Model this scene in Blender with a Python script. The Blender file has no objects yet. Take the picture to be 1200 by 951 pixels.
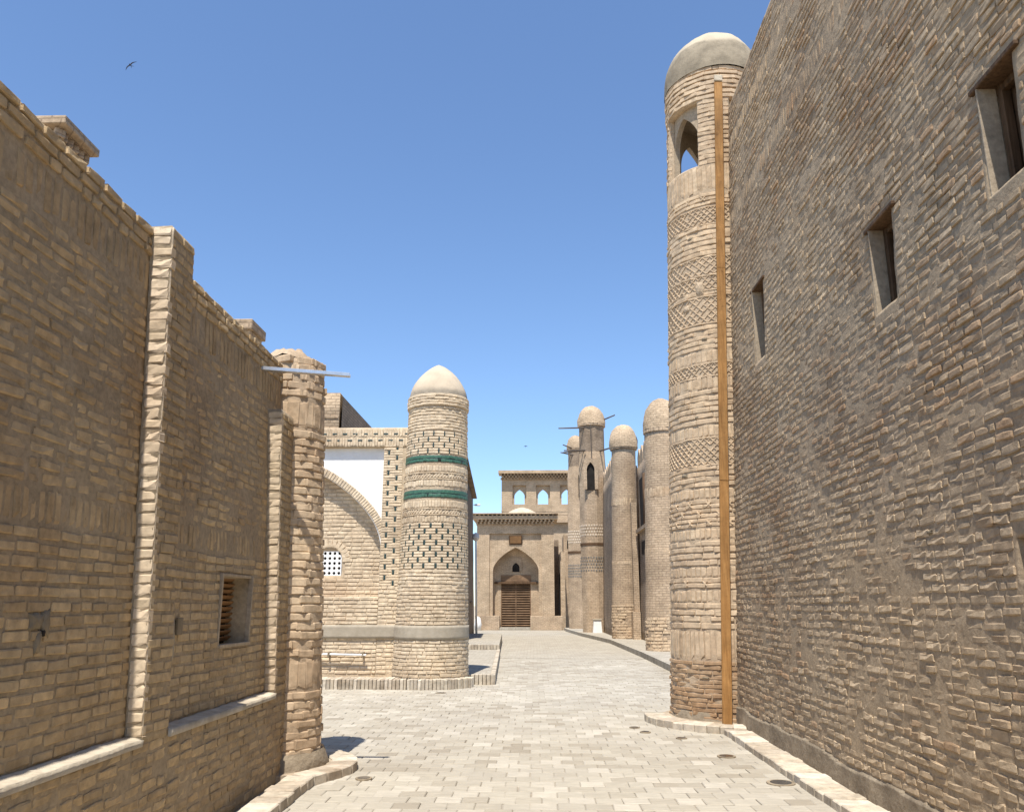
import bpy, math, random
import numpy as np

# ------------------------------------------------------------------ camera, sky, sun
scn = bpy.context.scene
COL = scn.collection
rng = np.random.default_rng(7)
random.seed(7)
PITCH, YAW = math.radians(13.72), math.radians(1.52)
FOC = 952.0                      # focal length in photo pixels (photo 1200 x 951)
cam_d = bpy.data.cameras.new('camera')
cam_d.sensor_fit = 'HORIZONTAL'
cam_d.sensor_width = 36.0
cam_d.lens = 36.0 * FOC / 1200.0
cam_d.clip_end = 2000.0
cam_d.clip_start = 0.05
cam = bpy.data.objects.new('camera', cam_d)
COL.objects.link(cam)
cam.location = (0, 0, 1.6)
cam.rotation_euler = (math.pi / 2 + PITCH, 0, YAW)
scn.camera = cam
CAM = np.array([0, 0, 1.6])
CF = np.array([-math.sin(YAW) * math.cos(PITCH), math.cos(YAW) * math.cos(PITCH), math.sin(PITCH)])
CR = np.array([math.cos(YAW), math.sin(YAW), 0.0])
CU = np.cross(CR, CF)

SUN = np.array([-0.066, -0.42, 1.0])
SUN = SUN / np.linalg.norm(SUN)
world = bpy.data.worlds.new('World')
scn.world = world
world.use_nodes = True
wn = world.node_tree.nodes
wl = world.node_tree.links
bg = wn.get('Background')
sky = wn.new('ShaderNodeTexSky')
sky.sky_type = 'NISHITA'
sky.sun_disc = False
sky.sun_elevation = math.asin(SUN[2])
sky.sun_rotation = math.atan2(SUN[0], SUN[1])
sky.altitude = 100
sky.air_density = 1.0
sky.dust_density = 0.2
sky.ozone_density = 6.0
wl.new(sky.outputs[0], bg.inputs[0])
bg.inputs[1].default_value = 0.138
sl = bpy.data.lights.new('sun', 'SUN')
sl.energy = 4.8
sl.angle = math.radians(0.53)
sl.color = (1.0, 0.955, 0.88)
so = bpy.data.objects.new('sun', sl)
COL.objects.link(so)
so.location = (0, -20, 40)
so.rotation_euler = (math.acos(SUN[2]), 0, math.atan2(SUN[0], -SUN[1]))
scn.view_settings.view_transform = 'Standard'
scn.view_settings.look = 'None'
scn.view_settings.exposure = 0.62
scn.view_settings.gamma = 1.0
scn.view_settings.use_curve_mapping = False


# ------------------------------------------------------------------ helpers
def thing(name, label, cat, loc=(0, 0, 0), group=None):
    o = bpy.data.objects.new(name, None)
    o.empty_display_size = 0.2
    COL.objects.link(o)
    o.location = loc
    tag(o, label, cat, group)
    return o


def tag(o, label, cat, group=None):
    o['label'] = label
    o['category'] = cat
    o['kind'] = 'thing'
    if group:
        o['group'] = group
    return o


def hash2(ix, iy, seed):
    h = (ix.astype(np.int64) * 374761393 + iy.astype(np.int64) * 668265263 + seed * 1442695041) & 0xFFFFFFFF
    h = ((h ^ (h >> 13)) * 1274126177) & 0xFFFFFFFF
    return ((h ^ (h >> 16)) & 0xFFFFFF) / float(0xFFFFFF)


def vnoise(x, y, seed=0):
    x = np.asarray(x, float)
    y = np.asarray(y, float)
    ix, iy = np.floor(x), np.floor(y)
    fx, fy = x - ix, y - iy
    fx = fx * fx * (3 - 2 * fx)
    fy = fy * fy * (3 - 2 * fy)
    a, b = hash2(ix, iy, seed), hash2(ix + 1, iy, seed)
    c, d = hash2(ix, iy + 1, seed), hash2(ix + 1, iy + 1, seed)
    return (a * (1 - fx) + b * fx) * (1 - fy) + (c * (1 - fx) + d * fx) * fy


def fbm(x, y, seed=0, octv=4):
    r, a, t = 0.0, 1.0, 0.0
    x, y = np.asarray(x, float), np.asarray(y, float)
    for k in range(octv):
        r = r + a * vnoise(x, y, seed + k * 17)
        t += a
        a *= 0.5
        x, y = x * 2.03, y * 2.03
    return r / t


def mkmesh(name, V, F, uv=None, tone=None, smooth=True):
    """V (n,3); F list of index tuples or int array (m,k); uv per vertex"""
    me = bpy.data.meshes.new(name)
    V = np.asarray(V, np.float32)
    if isinstance(F, np.ndarray):
        m, k = F.shape
        li = F.astype(np.int32).ravel()
        st = np.arange(m, dtype=np.int32) * k
    else:
        tot = [len(f) for f in F]
        li = np.array([i for f in F for i in f], np.int32)
        st = np.concatenate([[0], np.cumsum(tot)[:-1]]).astype(np.int32)
        m = len(F)
    me.vertices.add(len(V))
    me.vertices.foreach_set('co', V.ravel())
    me.loops.add(len(li))
    me.loops.foreach_set('vertex_index', li)
    me.polygons.add(m)
    me.polygons.foreach_set('loop_start', st)
    if uv is not None:
        u = me.uv_layers.new(name='UVMap')
        u.data.foreach_set('uv', np.asarray(uv, np.float32)[li].ravel())
    if tone is not None:
        a = me.attributes.new('tone', 'FLOAT', 'POINT')
        a.data.foreach_set('value', np.asarray(tone, np.float32))
    me.update(calc_edges=True)
    me.polygons.foreach_set('use_smooth', np.full(m, smooth, bool))
    me.validate()
    return me


def link(name, me, mat, parent=None):
    o = bpy.data.objects.new(name, me)
    if mat is not None and not me.materials:
        me.materials.append(mat)
    COL.objects.link(o)
    if parent is not None:
        o.parent = parent
    return o


def wloc(parent):
    p = np.zeros(3)
    while parent is not None:
        p = p + np.array(parent.location)
        parent = parent.parent
    return p


class MB:
    """collects shapes in world coordinates; build() links ONE mesh object"""

    def __init__(self):
        self.V, self.F, self.U = [], [], []

    def n(self):
        return len(self.V)

    def add(self, V, F, U=None):
        b = len(self.V)
        self.V += [tuple(float(c) for c in v) for v in V]
        self.U += [tuple(u) for u in U] if U is not None else [(v[0] + v[1], v[2]) for v in V]
        self.F += [tuple(i + b for i in f) for f in F]
        return self

    def box(self, x0, x1, y0, y1, z0, z1, bv=0.0):
        if bv <= 0:
            V = [(x, y, z) for z in (z0, z1) for y in (y0, y1) for x in (x0, x1)]
            F = [(0, 2, 3, 1), (4, 5, 7, 6), (0, 1, 5, 4), (2, 6, 7, 3), (0, 4, 6, 2), (1, 3, 7, 5)]
            # one set of vertices for every face so that UVs run along the face
            for f in F:
                P = [V[i] for i in f]
                n = np.cross(np.subtract(P[1], P[0]), np.subtract(P[2], P[0]))
                k = int(np.argmax(np.abs(n)))
                U = [(p[1], p[2]) if k == 0 else (p[0], p[2]) if k == 1 else (p[0], p[1]) for p in P]
                self.add(P, [(0, 1, 2, 3)], U)
            return self
        c = ((x0 + x1) / 2, (y0 + y1) / 2, (z0 + z1) / 2)
        return self.obox(c, (1, 0, 0), (0, 1, 0), (x1 - x0, y1 - y0, z1 - z0), bv)

    def obox(self, c, a, b, size, bv=0.01):
        """oriented box with chamfered edges; a, b unit axes"""
        a = np.array(a, float); a /= np.linalg.norm(a)
        b = np.array(b, float); b = b - a * (a @ b); b /= np.linalg.norm(b)
        n = np.cross(a, b)
        c = np.array(c, float)
        h = np.array(size) / 2.0
        bv = min(bv, h.min() * 0.45)
        V, idx = [], {}
        for sx in (-1, 1):
            for sy in (-1, 1):
                for sz in (-1, 1):
                    for k in range(3):
                        q = np.array([sx, sy, sz]) * (h - bv)
                        q[k] = (sx, sy, sz)[k] * h[k]
                        idx[(sx, sy, sz, k)] = len(V)
                        V.append(c + a * q[0] + b * q[1] + n * q[2])
        F = []
        S = (-1, 1)
        for k in range(3):
            i, j = (k + 1) % 3, (k + 2) % 3
            for s in S:
                f = []
                for (p, q) in ((-1, -1), (1, -1), (1, 1), (-1, 1)):
                    t = [0, 0, 0]; t[k] = s; t[i] = p; t[j] = q
                    f.append(idx[(*t, k)])
                F.append(tuple(f if s > 0 else f[::-1]))
            for s in S:      # edge chamfers, edges running along axis k
                for r in S:
                    f = []
                    for (e, m) in ((-1, i), (1, i), (1, j), (-1, j)):
                        t = [0, 0, 0]; t[k] = e; t[i] = s; t[j] = r
                        f.append(idx[(*t, m)])
                    F.append(tuple(f if s * r < 0 else f[::-1]))
        for sx in S:
            for sy in S:
                for sz in S:
                    f = [idx[(sx, sy, sz, k)] for k in range(3)]
                    F.append(tuple(f if sx * sy * sz > 0 else f[::-1]))
        return self.add(V, F)

    def tube(self, pts, rad, n=8, cap=True):
        pts = [np.array(p, float) for p in pts]
        R = rad if isinstance(rad, (list, tuple)) else [rad] * len(pts)
        V, F = [], []
        for k, p in enumerate(pts):
            d = pts[min(k + 1, len(pts) - 1)] - pts[max(k - 1, 0)]
            d /= np.linalg.norm(d)
            h = np.array([0, 0, 1.0]) if abs(d[2]) < 0.9 else np.array([1.0, 0, 0])
            e = np.cross(d, h); e /= np.linalg.norm(e)
            g = np.cross(d, e)
            for i in range(n):
                t = 2 * math.pi * i / n
                V.append(p + R[k] * (math.cos(t) * e + math.sin(t) * g))
        for k in range(len(pts) - 1):
            for i in range(n):
                j = (i + 1) % n
                F.append((k * n + i, k * n + j, (k + 1) * n + j, (k + 1) * n + i)[::-1])
        if cap:
            F.append(tuple(range(n)))
            F.append(tuple(range((len(pts) - 1) * n, len(pts) * n))[::-1])
        return self.add(V, F)

    def prism(self, poly, z0, z1):
        n = len(poly)
        V = [(x, y, z0) for x, y in poly] + [(x, y, z1) for x, y in poly]
        F = [tuple(range(n))[::-1], tuple(range(n, 2 * n))]
        F += [(i, (i + 1) % n, n + (i + 1) % n, n + i) for i in range(n)]
        U = [(x, y) for x, y in poly] * 2
        return self.add(V, F, U)

    def build(self, name, mat, parent=None, smooth=False):
        V = np.array(self.V) - wloc(parent)
        return link(name, mkmesh(name, V, self.F, uv=self.U, smooth=smooth), mat, parent)


# ---- surfaces: surf(s, z) -> (n,3); s runs to the right as seen from outside
def frame(surf, s, z, e=1e-3):
    p = surf(s, z)
    t = surf(s + e, z) - surf(s - e, z)
    t /= np.linalg.norm(t, axis=1)[:, None]
    u = surf(s, z + e) - surf(s, z - e)
    u -= t * (t * u).sum(1)[:, None]
    u /= np.linalg.norm(u, axis=1)[:, None]
    return p, t, u, np.cross(t, u)


def grid(name, surf, s0, s1, z0, z1, ds, dz, mat, parent, off=0.0, amp=0.0, ns=3.0, seed=1, holes=(), skirt=0.4,
         disp=None, smooth=True, skirt_sides='lrtbh', lim=None, amp2=0.0, ns2=18.0):
    S = set(np.linspace(s0, s1, max(2, int(round((s1 - s0) / ds)) + 1)).round(5))
    Z = set(np.linspace(z0, z1, max(2, int(round((z1 - z0) / dz)) + 1)).round(5))
    for a, b, c, d in holes:
        S = {x for x in S if abs(x - a) > ds * .4 and abs(x - b) > ds * .4} | {round(a, 5), round(b, 5)}
        Z = {x for x in Z if abs(x - c) > dz * .4 and abs(x - d) > dz * .4} | {round(c, 5), round(d, 5)}
    S, Z = np.array(sorted(S)), np.array(sorted(Z))
    ss, zz = np.meshgrid(S, Z)
    sf, zf = ss.ravel(), zz.ravel()
    p, t, u, n = frame(surf, sf, zf)
    d = off + np.zeros(len(sf))
    if amp:
        d = d + amp * (fbm(sf * ns, zf * ns, seed) - 0.5) * 2
    if amp2:
        d = d + amp2 * (fbm(sf * ns2, zf * ns2, seed + 5, 2) - 0.5) * 2
    if disp is not None:
        d = d + disp(sf, zf)
    V = p + n * d[:, None]
    B = p - n * skirt
    ms, mz = len(S), len(Z)
    sc, zc = (S[1:] + S[:-1]) / 2, (Z[1:] + Z[:-1]) / 2
    act = np.ones((mz - 1, ms - 1), bool)
    for a, b, c, e in holes:
        act &= ~(((sc > a) & (sc < b))[None, :] & ((zc > c) & (zc < e))[:, None])
    I = np.arange(ms * mz).reshape(mz, ms)
    q = np.stack([I[:-1, :-1], I[:-1, 1:], I[1:, 1:], I[1:, :-1]], -1)[act]
    N = ms * mz
    extra = []
    if skirt:
        P = np.pad(act, 1)
        def edges(mask_in, a, b):
            return np.stack([b, a, a + N, b + N], -1)[mask_in]
        pi = np.pad(act, 1)
        inner = pi[1:-1, 1:-1]
        for side, nb, a, b in (('l', pi[1:-1, :-2], I[1:, :-1], I[:-1, :-1]), ('r', pi[1:-1, 2:], I[:-1, 1:], I[1:, 1:]),
                               ('b', pi[:-2, 1:-1], I[:-1, :-1], I[:-1, 1:]), ('t', pi[2:, 1:-1], I[1:, 1:], I[1:, :-1])):
            m = inner & ~nb
            if side not in skirt_sides:
                m = m.copy()
                if side == 'l': m[:, 0] = False
                if side == 'r': m[:, -1] = False
                if side == 'b': m[0] = False
                if side == 't': m[-1] = False
            extra.append(edges(m, a, b))
    Q = np.concatenate([q] + extra) if extra else q
    Vall = np.concatenate([V, B])
    uv = np.concatenate([np.stack([sf, zf], 1), np.stack([sf + skirt, zf], 1)])
    used = np.zeros(len(Vall), bool)
    used[Q.ravel()] = True
    rm = np.cumsum(used) - 1
    me = mkmesh(name, Vall[used] - wloc(parent), rm[Q], uv=uv[used], smooth=smooth)
    return link(name, me, mat, parent)


# ---- brick pieces: a few shared, worn brick shapes
NV = 10


def brick_template(k, rough=1.0):
    r = np.random.default_rng(100 + k)
    xs = [-.5, -.455, .455, .5]
    ys = [-.5, -.36, .36, .5]
    V, idx = [], {}
    for j, y in enumerate(ys):
        for i, x in enumerate(xs):
            edge = i in (0, 3) or j in (0, 3)
            corner = i in (0, 3) and j in (0, 3)
            jx, jy = r.normal(0, .012, 1)[0] * rough, r.normal(0, .05, 1)[0] * rough
            zz = -(.0025 + abs(r.normal(0, .002)) * rough) if edge else r.normal(0, .0012) * rough
            if corner:
                zz -= .002
                x2, y2 = x * (.985 - .03 * r.random() * rough), y * (.93 - .14 * r.random() * rough)
            else:
                x2, y2 = x + jx * (0.6 if edge else 1), y + jy
                if edge:
                    x2 = max(-.5, min(.5, x2)); y2 = max(-.5, min(.5, y2))
            idx[(i, j)] = len(V)
            V.append((x2, y2, zz))
    F = []
    for j in range(3):
        for i in range(3):
            F.append((idx[(i, j)], idx[(i + 1, j)], idx[(i + 1, j + 1)], idx[(i, j + 1)]))
    ring = [(i, 0) for i in range(3)] + [(3, j) for j in range(3)] + [(i, 3) for i in (3, 2, 1)] + [(0, j) for j in (3, 2, 1)]
    base = len(V)
    for (i, j) in ring:
        x, y, z = V[idx[(i, j)]]
        V.append((x, y, -.06))
    m = len(ring)
    for a in range(m):
        b = (a + 1) % m
        F.append((idx[ring[b]], idx[ring[a]], base + a, base + b))
    return np.array(V), np.array(F)


TEMPL = [brick_template(k) for k in range(NV)]
def rough_template(k):
    r = np.random.default_rng(500 + k)
    xs, ys = [-.5, -.44, 0, .44, .5], [-.5, -.3, .3, .5]
    V, idx, F = [], {}, []
    for j, y in enumerate(ys):
        for i, x in enumerate(xs):
            ex, ey = i in (0, 4), j in (0, 3)
            if ex and ey:
                x2, y2, z = x * (.97 - .10 * r.random()), y * (.85 - .45 * r.random() ** 2), -.0035 - .004 * r.random()
            elif ex or ey:
                x2 = x * (1 - .06 * r.random()) if ex else x + r.normal(0, .05)
                y2 = y * (1.05 - .42 * r.random() ** 1.6) if ey else y + r.normal(0, .05)
                z = -.0022 - .0035 * r.random()
            else:
                x2, y2, z = x + r.normal(0, .02), y * (.8 + .2 * r.random()), r.normal(0, .0022)
            idx[(i, j)] = len(V)
            V.append((x2, y2, z))
    for j in range(3):
        for i in range(4):
            F.append((idx[(i, j)], idx[(i + 1, j)], idx[(i + 1, j + 1)], idx[(i, j + 1)]))
    ring = [(i, 0) for i in range(4)] + [(4, j) for j in range(3)] + [(i, 3) for i in (4, 3, 2, 1)] + [(0, j) for j in (3, 2, 1)]
    base, m = len(V), len(ring)
    for q in ring:
        x, y, z = V[idx[q]]
        V.append((x * 1.02, y * 1.05, -.06))
    for a in range(m):
        b = (a + 1) % m
        F.append((idx[ring[b]], idx[ring[a]], base + a, base + b))
    return np.array(V), np.array(F)


TEMPL_ROUGH = [rough_template(k) for k in range(NV)]
TEMPL_NEAT = [brick_template(k, .45) for k in range(NV)]


def paver_template(k):
    r = np.random.default_rng(300 + k)
    V, F = [], []
    for (q, z) in ((.46, 0), (.5, -.006), (.5, -.03)):
        for (x, y) in ((-1, -1), (1, -1), (1, 1), (-1, 1)):
            V.append((x * q + r.normal(0, .006), y * q + r.normal(0, .006), z + (r.normal(0, .0012) if z == 0 else 0)))
    F.append((0, 1, 2, 3))
    for l in (0, 4):
        for a in range(4):
            b = (a + 1) % 4
            F.append((l + b, l + a, l + 4 + a, l + 4 + b))
    return np.array(V), np.array(F)


TEMPL_PAVER = [paver_template(k) for k in range(NV)]


class Bricks:
    def __init__(self):
        self.a = []

    def add(self, c, t, u, n, L, H, tone, proud=0.0, rot=None, tilt=0.0, twist=0.0):
        m = len(c)
        L = np.broadcast_to(np.asarray(L, float), (m,))
        H = np.broadcast_to(np.asarray(H, float), (m,))
        tone = np.clip(np.broadcast_to(np.asarray(tone, float), (m,)), 0, .999)
        pr = np.broadcast_to(np.asarray(proud, float), (m,))
        if rot is not None:
            rot = np.broadcast_to(np.asarray(rot, float), (m,))
            cr, sr = np.cos(rot)[:, None], np.sin(rot)[:, None]
            t, u = t * cr + u * sr, u * cr - t * sr
        if np.any(tilt):
            a = np.broadcast_to(np.asarray(tilt, float), (m,))[:, None]
            n, u = n * np.cos(a) + u * np.sin(a), u * np.cos(a) - n * np.sin(a)
        if np.any(twist):
            a = np.broadcast_to(np.asarray(twist, float), (m,))[:, None]
            n, t = n * np.cos(a) + t * np.sin(a), t * np.cos(a) - n * np.sin(a)
        c = c + n * pr[:, None]
        self.a.append(np.concatenate([c, t, u, n, L[:, None], H[:, None], tone[:, None]], 1))

    def arr(self):
        return np.concatenate(self.a) if self.a else np.zeros((0, 15))

    def emit(self, parent, mat, name='brick', rest='brickwork', pick=300, templ=None, rest_parent=None):
        A = self.arr()
        if not len(A):
            return
        templ = templ or TEMPL
        sm = False
        c, t, u, n, L, H, tone = A[:, :3], A[:, 3:6], A[:, 6:9], A[:, 9:12], A[:, 12], A[:, 13], A[:, 14]
        q = c - CAM
        d = np.linalg.norm(q, axis=1)
        face = -(q * n).sum(1) / d
        fz = q @ CF
        px = (q @ CR) / np.maximum(fz, .01) * FOC / 600
        py = (q @ CU) / np.maximum(fz, .01) * FOC / 475
        sc = L * H * face / d ** 2
        sc[(fz < .3) | (np.abs(px) > 1.0) | (np.abs(py) > 1.0) | (face < .03)] = -1
        order = np.argsort(-sc)
        sel = [i for i in order[:pick] if sc[i] > 0]
        o0 = wloc(parent)
        var = (tone * NV).astype(int)
        key = (mat.name, id(templ))
        if key not in SHARED:
            SHARED[key] = []
            for k in range(NV):
                V, F = templ[k]
                me = mkmesh(name, V, F, tone=np.full(len(V), (k + .5) / NV), uv=V[:, :2], smooth=sm)
                me.materials.append(mat)
                SHARED[key].append(me)
        from mathutils import Matrix
        for i in sel:
            o = bpy.data.objects.new(name, SHARED[key][var[i]])
            COL.objects.link(o)
            o.parent = parent
            a, b, g, p = t[i] * L[i], u[i] * H[i], n[i], c[i] - o0
            o.matrix_basis = Matrix(((a[0], b[0], g[0], p[0]), (a[1], b[1], g[1], p[1]), (a[2], b[2], g[2], p[2]), (0, 0, 0, 1)))
        keep = np.ones(len(A), bool)
        keep[sel] = False
        K = np.nonzero(keep)[0]
        if len(K):
            Vs, Fs, Ts, base = [], [], [], 0
            for k in range(NV):
                J = K[var[K] == k]
                if not len(J):
                    continue
                V, F = templ[k]
                P = (c[J] - o0)[:, None, :] + t[J][:, None, :] * (V[None, :, 0] * L[J][:, None])[..., None] \
                    + u[J][:, None, :] * (V[None, :, 1] * H[J][:, None])[..., None] + n[J][:, None, :] * V[None, :, 2][..., None]
                Vs.append(P.reshape(-1, 3))
                Fs.append((F[None] + (np.arange(len(J)) * len(V))[:, None, None] + base).reshape(-1, 4))
                Ts.append(np.repeat(tone[J], len(V)))
                base += len(J) * len(V)
            me = mkmesh(rest, np.concatenate(Vs), np.concatenate(Fs), tone=np.concatenate(Ts), smooth=sm)
            o = link(rest, me, mat, parent)
            o['kind'] = 'stuff'


SHARED = {}


def clip_holes(iv, z, h, holes):
    out = [iv]
    for a, b, c, d in holes:
        if z + h / 2 > c and z - h / 2 < d:
            nx = []
            for (p, q) in out:
                if b <= p or a >= q:
                    nx.append((p, q))
                else:
                    if a - p > .03: nx.append((p, a))
                    if q - b > .03: nx.append((b, q))
            out = nx
    return out


def courses(B, surf, s0, s1, z0, z1, pitch=.076, h=.052, L=.235, gap=.02, holes=(), lim=None, tone=None, proud=None,
            jl=.12, jz=.004, tilt=.03, twist=.012, wob=.012, seed=3, rotj=.012, drop=0.0):
    nrow = max(1, int(round((z1 - z0) / pitch)))
    pz = (z1 - z0) / nrow
    h = h * pz / pitch
    S, Zc, LL, HH = [], [], [], []
    for k in range(nrow):
        z = z0 + (k + .5) * pz
        a, b = (s0, s1) if lim is None else lim(z)
        for (p, q) in clip_holes((a, b), z, h, holes):
            x = p
            first = True
            while x < q - .012:
                l = L * (1 + rng.normal(0, jl * .5))
                if rng.random() < .18: l *= .55
                if first:
                    l *= (.35 + .65 * rng.random()) if q - p > L * 1.5 else 1.0
                    first = False
                if x + l > q - .05: l = q - x
                S.append(x + l / 2); Zc.append(z + rng.normal(0, jz))
                LL.append(max(.02, l - gap * (1 + rng.normal(0, .2)))); HH.append(h * (1 + rng.normal(0, .07)))
                x += l
    if not S:
        return
    S, Zc, LL, HH = map(np.array, (S, Zc, LL, HH))
    if drop:
        m = rng.random(len(S)) > drop
        S, Zc, LL, HH = S[m], Zc[m], LL[m], HH[m]
    zz = Zc + wob * (fbm(S * .9, Zc * .5, seed) - .5) * 2
    p, t, u, n = frame(surf, S, zz)
    m = len(S)
    tn = np.clip(.5 + .55 * (fbm(S * .8, Zc * .8, seed + 40, 3) - .5) * 1.2 + rng.normal(0, .17, m), 0, 1) if tone is None else tone(S, Zc)
    pr = rng.normal(0, .003, m) if proud is None else proud(S, Zc)
    B.add(p, t, u, n, LL, HH, tn, pr, rot=rng.normal(0, rotj, m), tilt=rng.normal(0, tilt, m), twist=rng.normal(0, twist, m))


def soldiers(B, surf, s0, s1, z0, z1, w=.075, gap=.018, tone=None, proud=0.0, tilt=.02, holes=(), jh=.03):
    n = max(1, int(round((s1 - s0) / w)))
    pw = (s1 - s0) / n
    S = s0 + (np.arange(n) + .5) * pw
    zc = (z0 + z1) / 2
    for a, b, c, d in holes:
        if c < zc < d:
            S = S[(S < a) | (S > b)]
    m = len(S)
    Z = np.full(m, zc) + rng.normal(0, .004, m)
    p, t, u, nn = frame(surf, S, Z)
    tn = np.clip(.5 + rng.normal(0, .2, m), 0, 1) if tone is None else tone(S, Z)
    B.add(p, t, u, nn, (pw - gap) * (1 + rng.normal(0, .08, m)), (z1 - z0 - .012) * (1 - np.abs(rng.normal(0, jh, m))), tn,
          proud + rng.normal(0, .003, m), tilt=rng.normal(0, tilt, m), rot=rng.normal(0, .012, m))


def bars(B, surf, S, Z, L, H, rot, tone=.6, proud=.006):
    S, Z = np.asarray(S, float), np.asarray(Z, float)
    p, t, u, n = frame(surf, S, Z)
    B.add(p, t, u, n, L, H, np.clip(tone + rng.normal(0, .1, len(S)), 0, 1), proud, rot=rot)


def cyl(cx, cy, r, r0):
    """cx, cy, r are functions of z"""
    def f(s, z):
        a = s / r0
        return np.stack([cx(z) + r(z) * np.cos(a), cy(z) + r(z) * np.sin(a), z + 0 * a], 1)
    return f


def arch_h(x, zs, za, p=1.12, q=.56):
    x = np.clip(np.abs(x), 0, 1)
    return zs + (za - zs) * (1 - x ** p) ** q


def arch_panel(mb, P, a, b, c, e, z0, zs, za, z1, D, n=18, back=True):
    """a wall panel with an arched opening; P(s, z, d) -> point"""
    mid, half = (c + e) / 2, (e - c) / 2
    S = [c + (e - c) * (1 - math.cos(math.pi * k / n)) / 2 for k in range(n + 1)]
    H = [float(arch_h((s - mid) / half, zs, za)) for s in S]
    def quad(pts, uv, flip=False):
        mb.add(pts, [(0, 1, 2, 3) if not flip else (3, 2, 1, 0)], uv)
    for d, fl in ((0, False), (D, True)) if back else ((0, False),):
        if c - a > 1e-4:
            quad([P(a, z0, d), P(c, z0, d), P(c, z1, d), P(a, z1, d)], [(a, z0), (c, z0), (c, z1), (a, z1)], fl)
        if b - e > 1e-4:
            quad([P(e, z0, d), P(b, z0, d), P(b, z1, d), P(e, z1, d)], [(e, z0), (b, z0), (b, z1), (e, z1)], fl)
        for k in range(n):
            quad([P(S[k], H[k], d), P(S[k + 1], H[k + 1], d), P(S[k + 1], z1, d), P(S[k], z1, d)],
                 [(S[k], H[k]), (S[k + 1], H[k + 1]), (S[k + 1], z1), (S[k], z1)], fl)
    for k in range(n):
        quad([P(S[k], H[k], 0), P(S[k], H[k], D), P(S[k + 1], H[k + 1], D), P(S[k + 1], H[k + 1], 0)],
             [(S[k], 0), (S[k], D), (S[k + 1], D), (S[k + 1], 0)])
    quad([P(c, z0, 0), P(c, z0, D), P(c, zs, D), P(c, zs, 0)], [(0, z0), (D, z0), (D, zs), (0, zs)])
    quad([P(e, z0, D), P(e, z0, 0), P(e, zs, 0), P(e, zs, D)], [(0, z0), (D, z0), (D, zs), (0, zs)])
    quad([P(a, z1, 0), P(b, z1, 0), P(b, z1, D), P(a, z1, D)], [(a, 0), (b, 0), (b, D), (a, D)])


# ------------------------------------------------------------------ materials
def nmat(name):
    m = bpy.data.materials.new(name)
    m.use_nodes = True
    nt = m.node_tree
    b = nt.nodes['Principled BSDF']
    b.inputs['Roughness'].default_value = .92
    b.inputs['Specular IOR Level'].default_value = .18
    return m, nt, b


def N(nt, t, **kw):
    n = nt.nodes.new(t)
    for k, v in kw.items():
        setattr(n, k, v)
    return n


def noise(nt, vec, scale, detail=4, rough=.6):
    n = N(nt, 'ShaderNodeTexNoise')
    n.inputs['Scale'].default_value = scale
    n.inputs['Detail'].default_value = detail
    n.inputs['Roughness'].default_value = rough
    nt.links.new(vec, n.inputs['Vector'])
    return n.outputs[0]


def ramp(nt, fac, stops):
    r = N(nt, 'ShaderNodeValToRGB')
    el = r.color_ramp.elements
    while len(el) > 1:
        el.remove(el[-1])
    el[0].position = stops[0][0]
    el[0].color = (*stops[0][1], 1) if len(stops[0][1]) == 3 else stops[0][1]
    for p, c in stops[1:]:
        e = el.new(p)
        e.color = (*c, 1)
    nt.links.new(fac, r.inputs[0])
    return r.outputs[0]


def mix(nt, fac, a, b, mode='MIX'):
    m = N(nt, 'ShaderNodeMix', data_type='RGBA', blend_type=mode)
    for s, v in ((0, fac), (6, a), (7, b)):
        if isinstance(v, (int, float)):
            m.inputs[s].default_value = v
        elif isinstance(v, tuple):
            m.inputs[s].default_value = (*v, 1)
        else:
            nt.links.new(v, m.inputs[s])
    return m.outputs[2]


def gray(nt, fac, lo, hi, p0=.3, p1=.7):
    m = N(nt, 'ShaderNodeMapRange')
    m.inputs[1].default_value = p0
    m.inputs[2].default_value = p1
    m.inputs[3].default_value = lo
    m.inputs[4].default_value = hi
    nt.links.new(fac, m.inputs[0])
    return m.outputs[0]


def bump(nt, b, h, strength=.5, dist=.01, prev=None):
    n = N(nt, 'ShaderNodeBump')
    n.inputs['Strength'].default_value = strength
    n.inputs['Distance'].default_value = dist
    nt.links.new(h, n.inputs['Height'])
    if prev is not None:
        nt.links.new(prev, n.inputs['Normal'])
    nt.links.new(n.outputs[0], b.inputs['Normal'])
    return n.outputs[0]


def brick_mat(name, cols, dust, dust_amt=.5, bstr=.6, contrast=.35):
    m, nt, b = nmat(name)
    pos = N(nt, 'ShaderNodeNewGeometry').outputs['Position']
    at = N(nt, 'ShaderNodeAttribute', attribute_name='tone')
    c = ramp(nt, at.outputs['Fac'], [(k / (len(cols) - 1), col) for k, col in enumerate(cols)])
    v = gray(nt, noise(nt, pos, 11, 5), 1 - contrast, 1 + contrast * .7)
    c = mix(nt, 1.0, c, v, 'MULTIPLY')
    f = gray(nt, noise(nt, pos, 2.3, 6, .7), 0, dust_amt, .42, .68)
    c = mix(nt, f, c, dust)
    c = mix(nt, 1.0, c, ramp(nt, noise(nt, pos, .55, 5, .6), [(.34, (.84, .79, .75)), (.5, (1, 1, 1)), (.66, (1.08, 1.05, 1.0))]), 'MULTIPLY')
    # pits and stains
    pit = gray(nt, noise(nt, pos, 45, 3), 0, .5, .64, .76)
    c = mix(nt, pit, c, tuple(x * .45 for x in cols[0]))
    nt.links.new(c, b.inputs['Base Color'])
    p = bump(nt, b, noise(nt, pos, 38, 4), bstr * .8, .008)
    bump(nt, b, noise(nt, pos, 170, 3), bstr * .6, .004, p)
    return m


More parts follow.
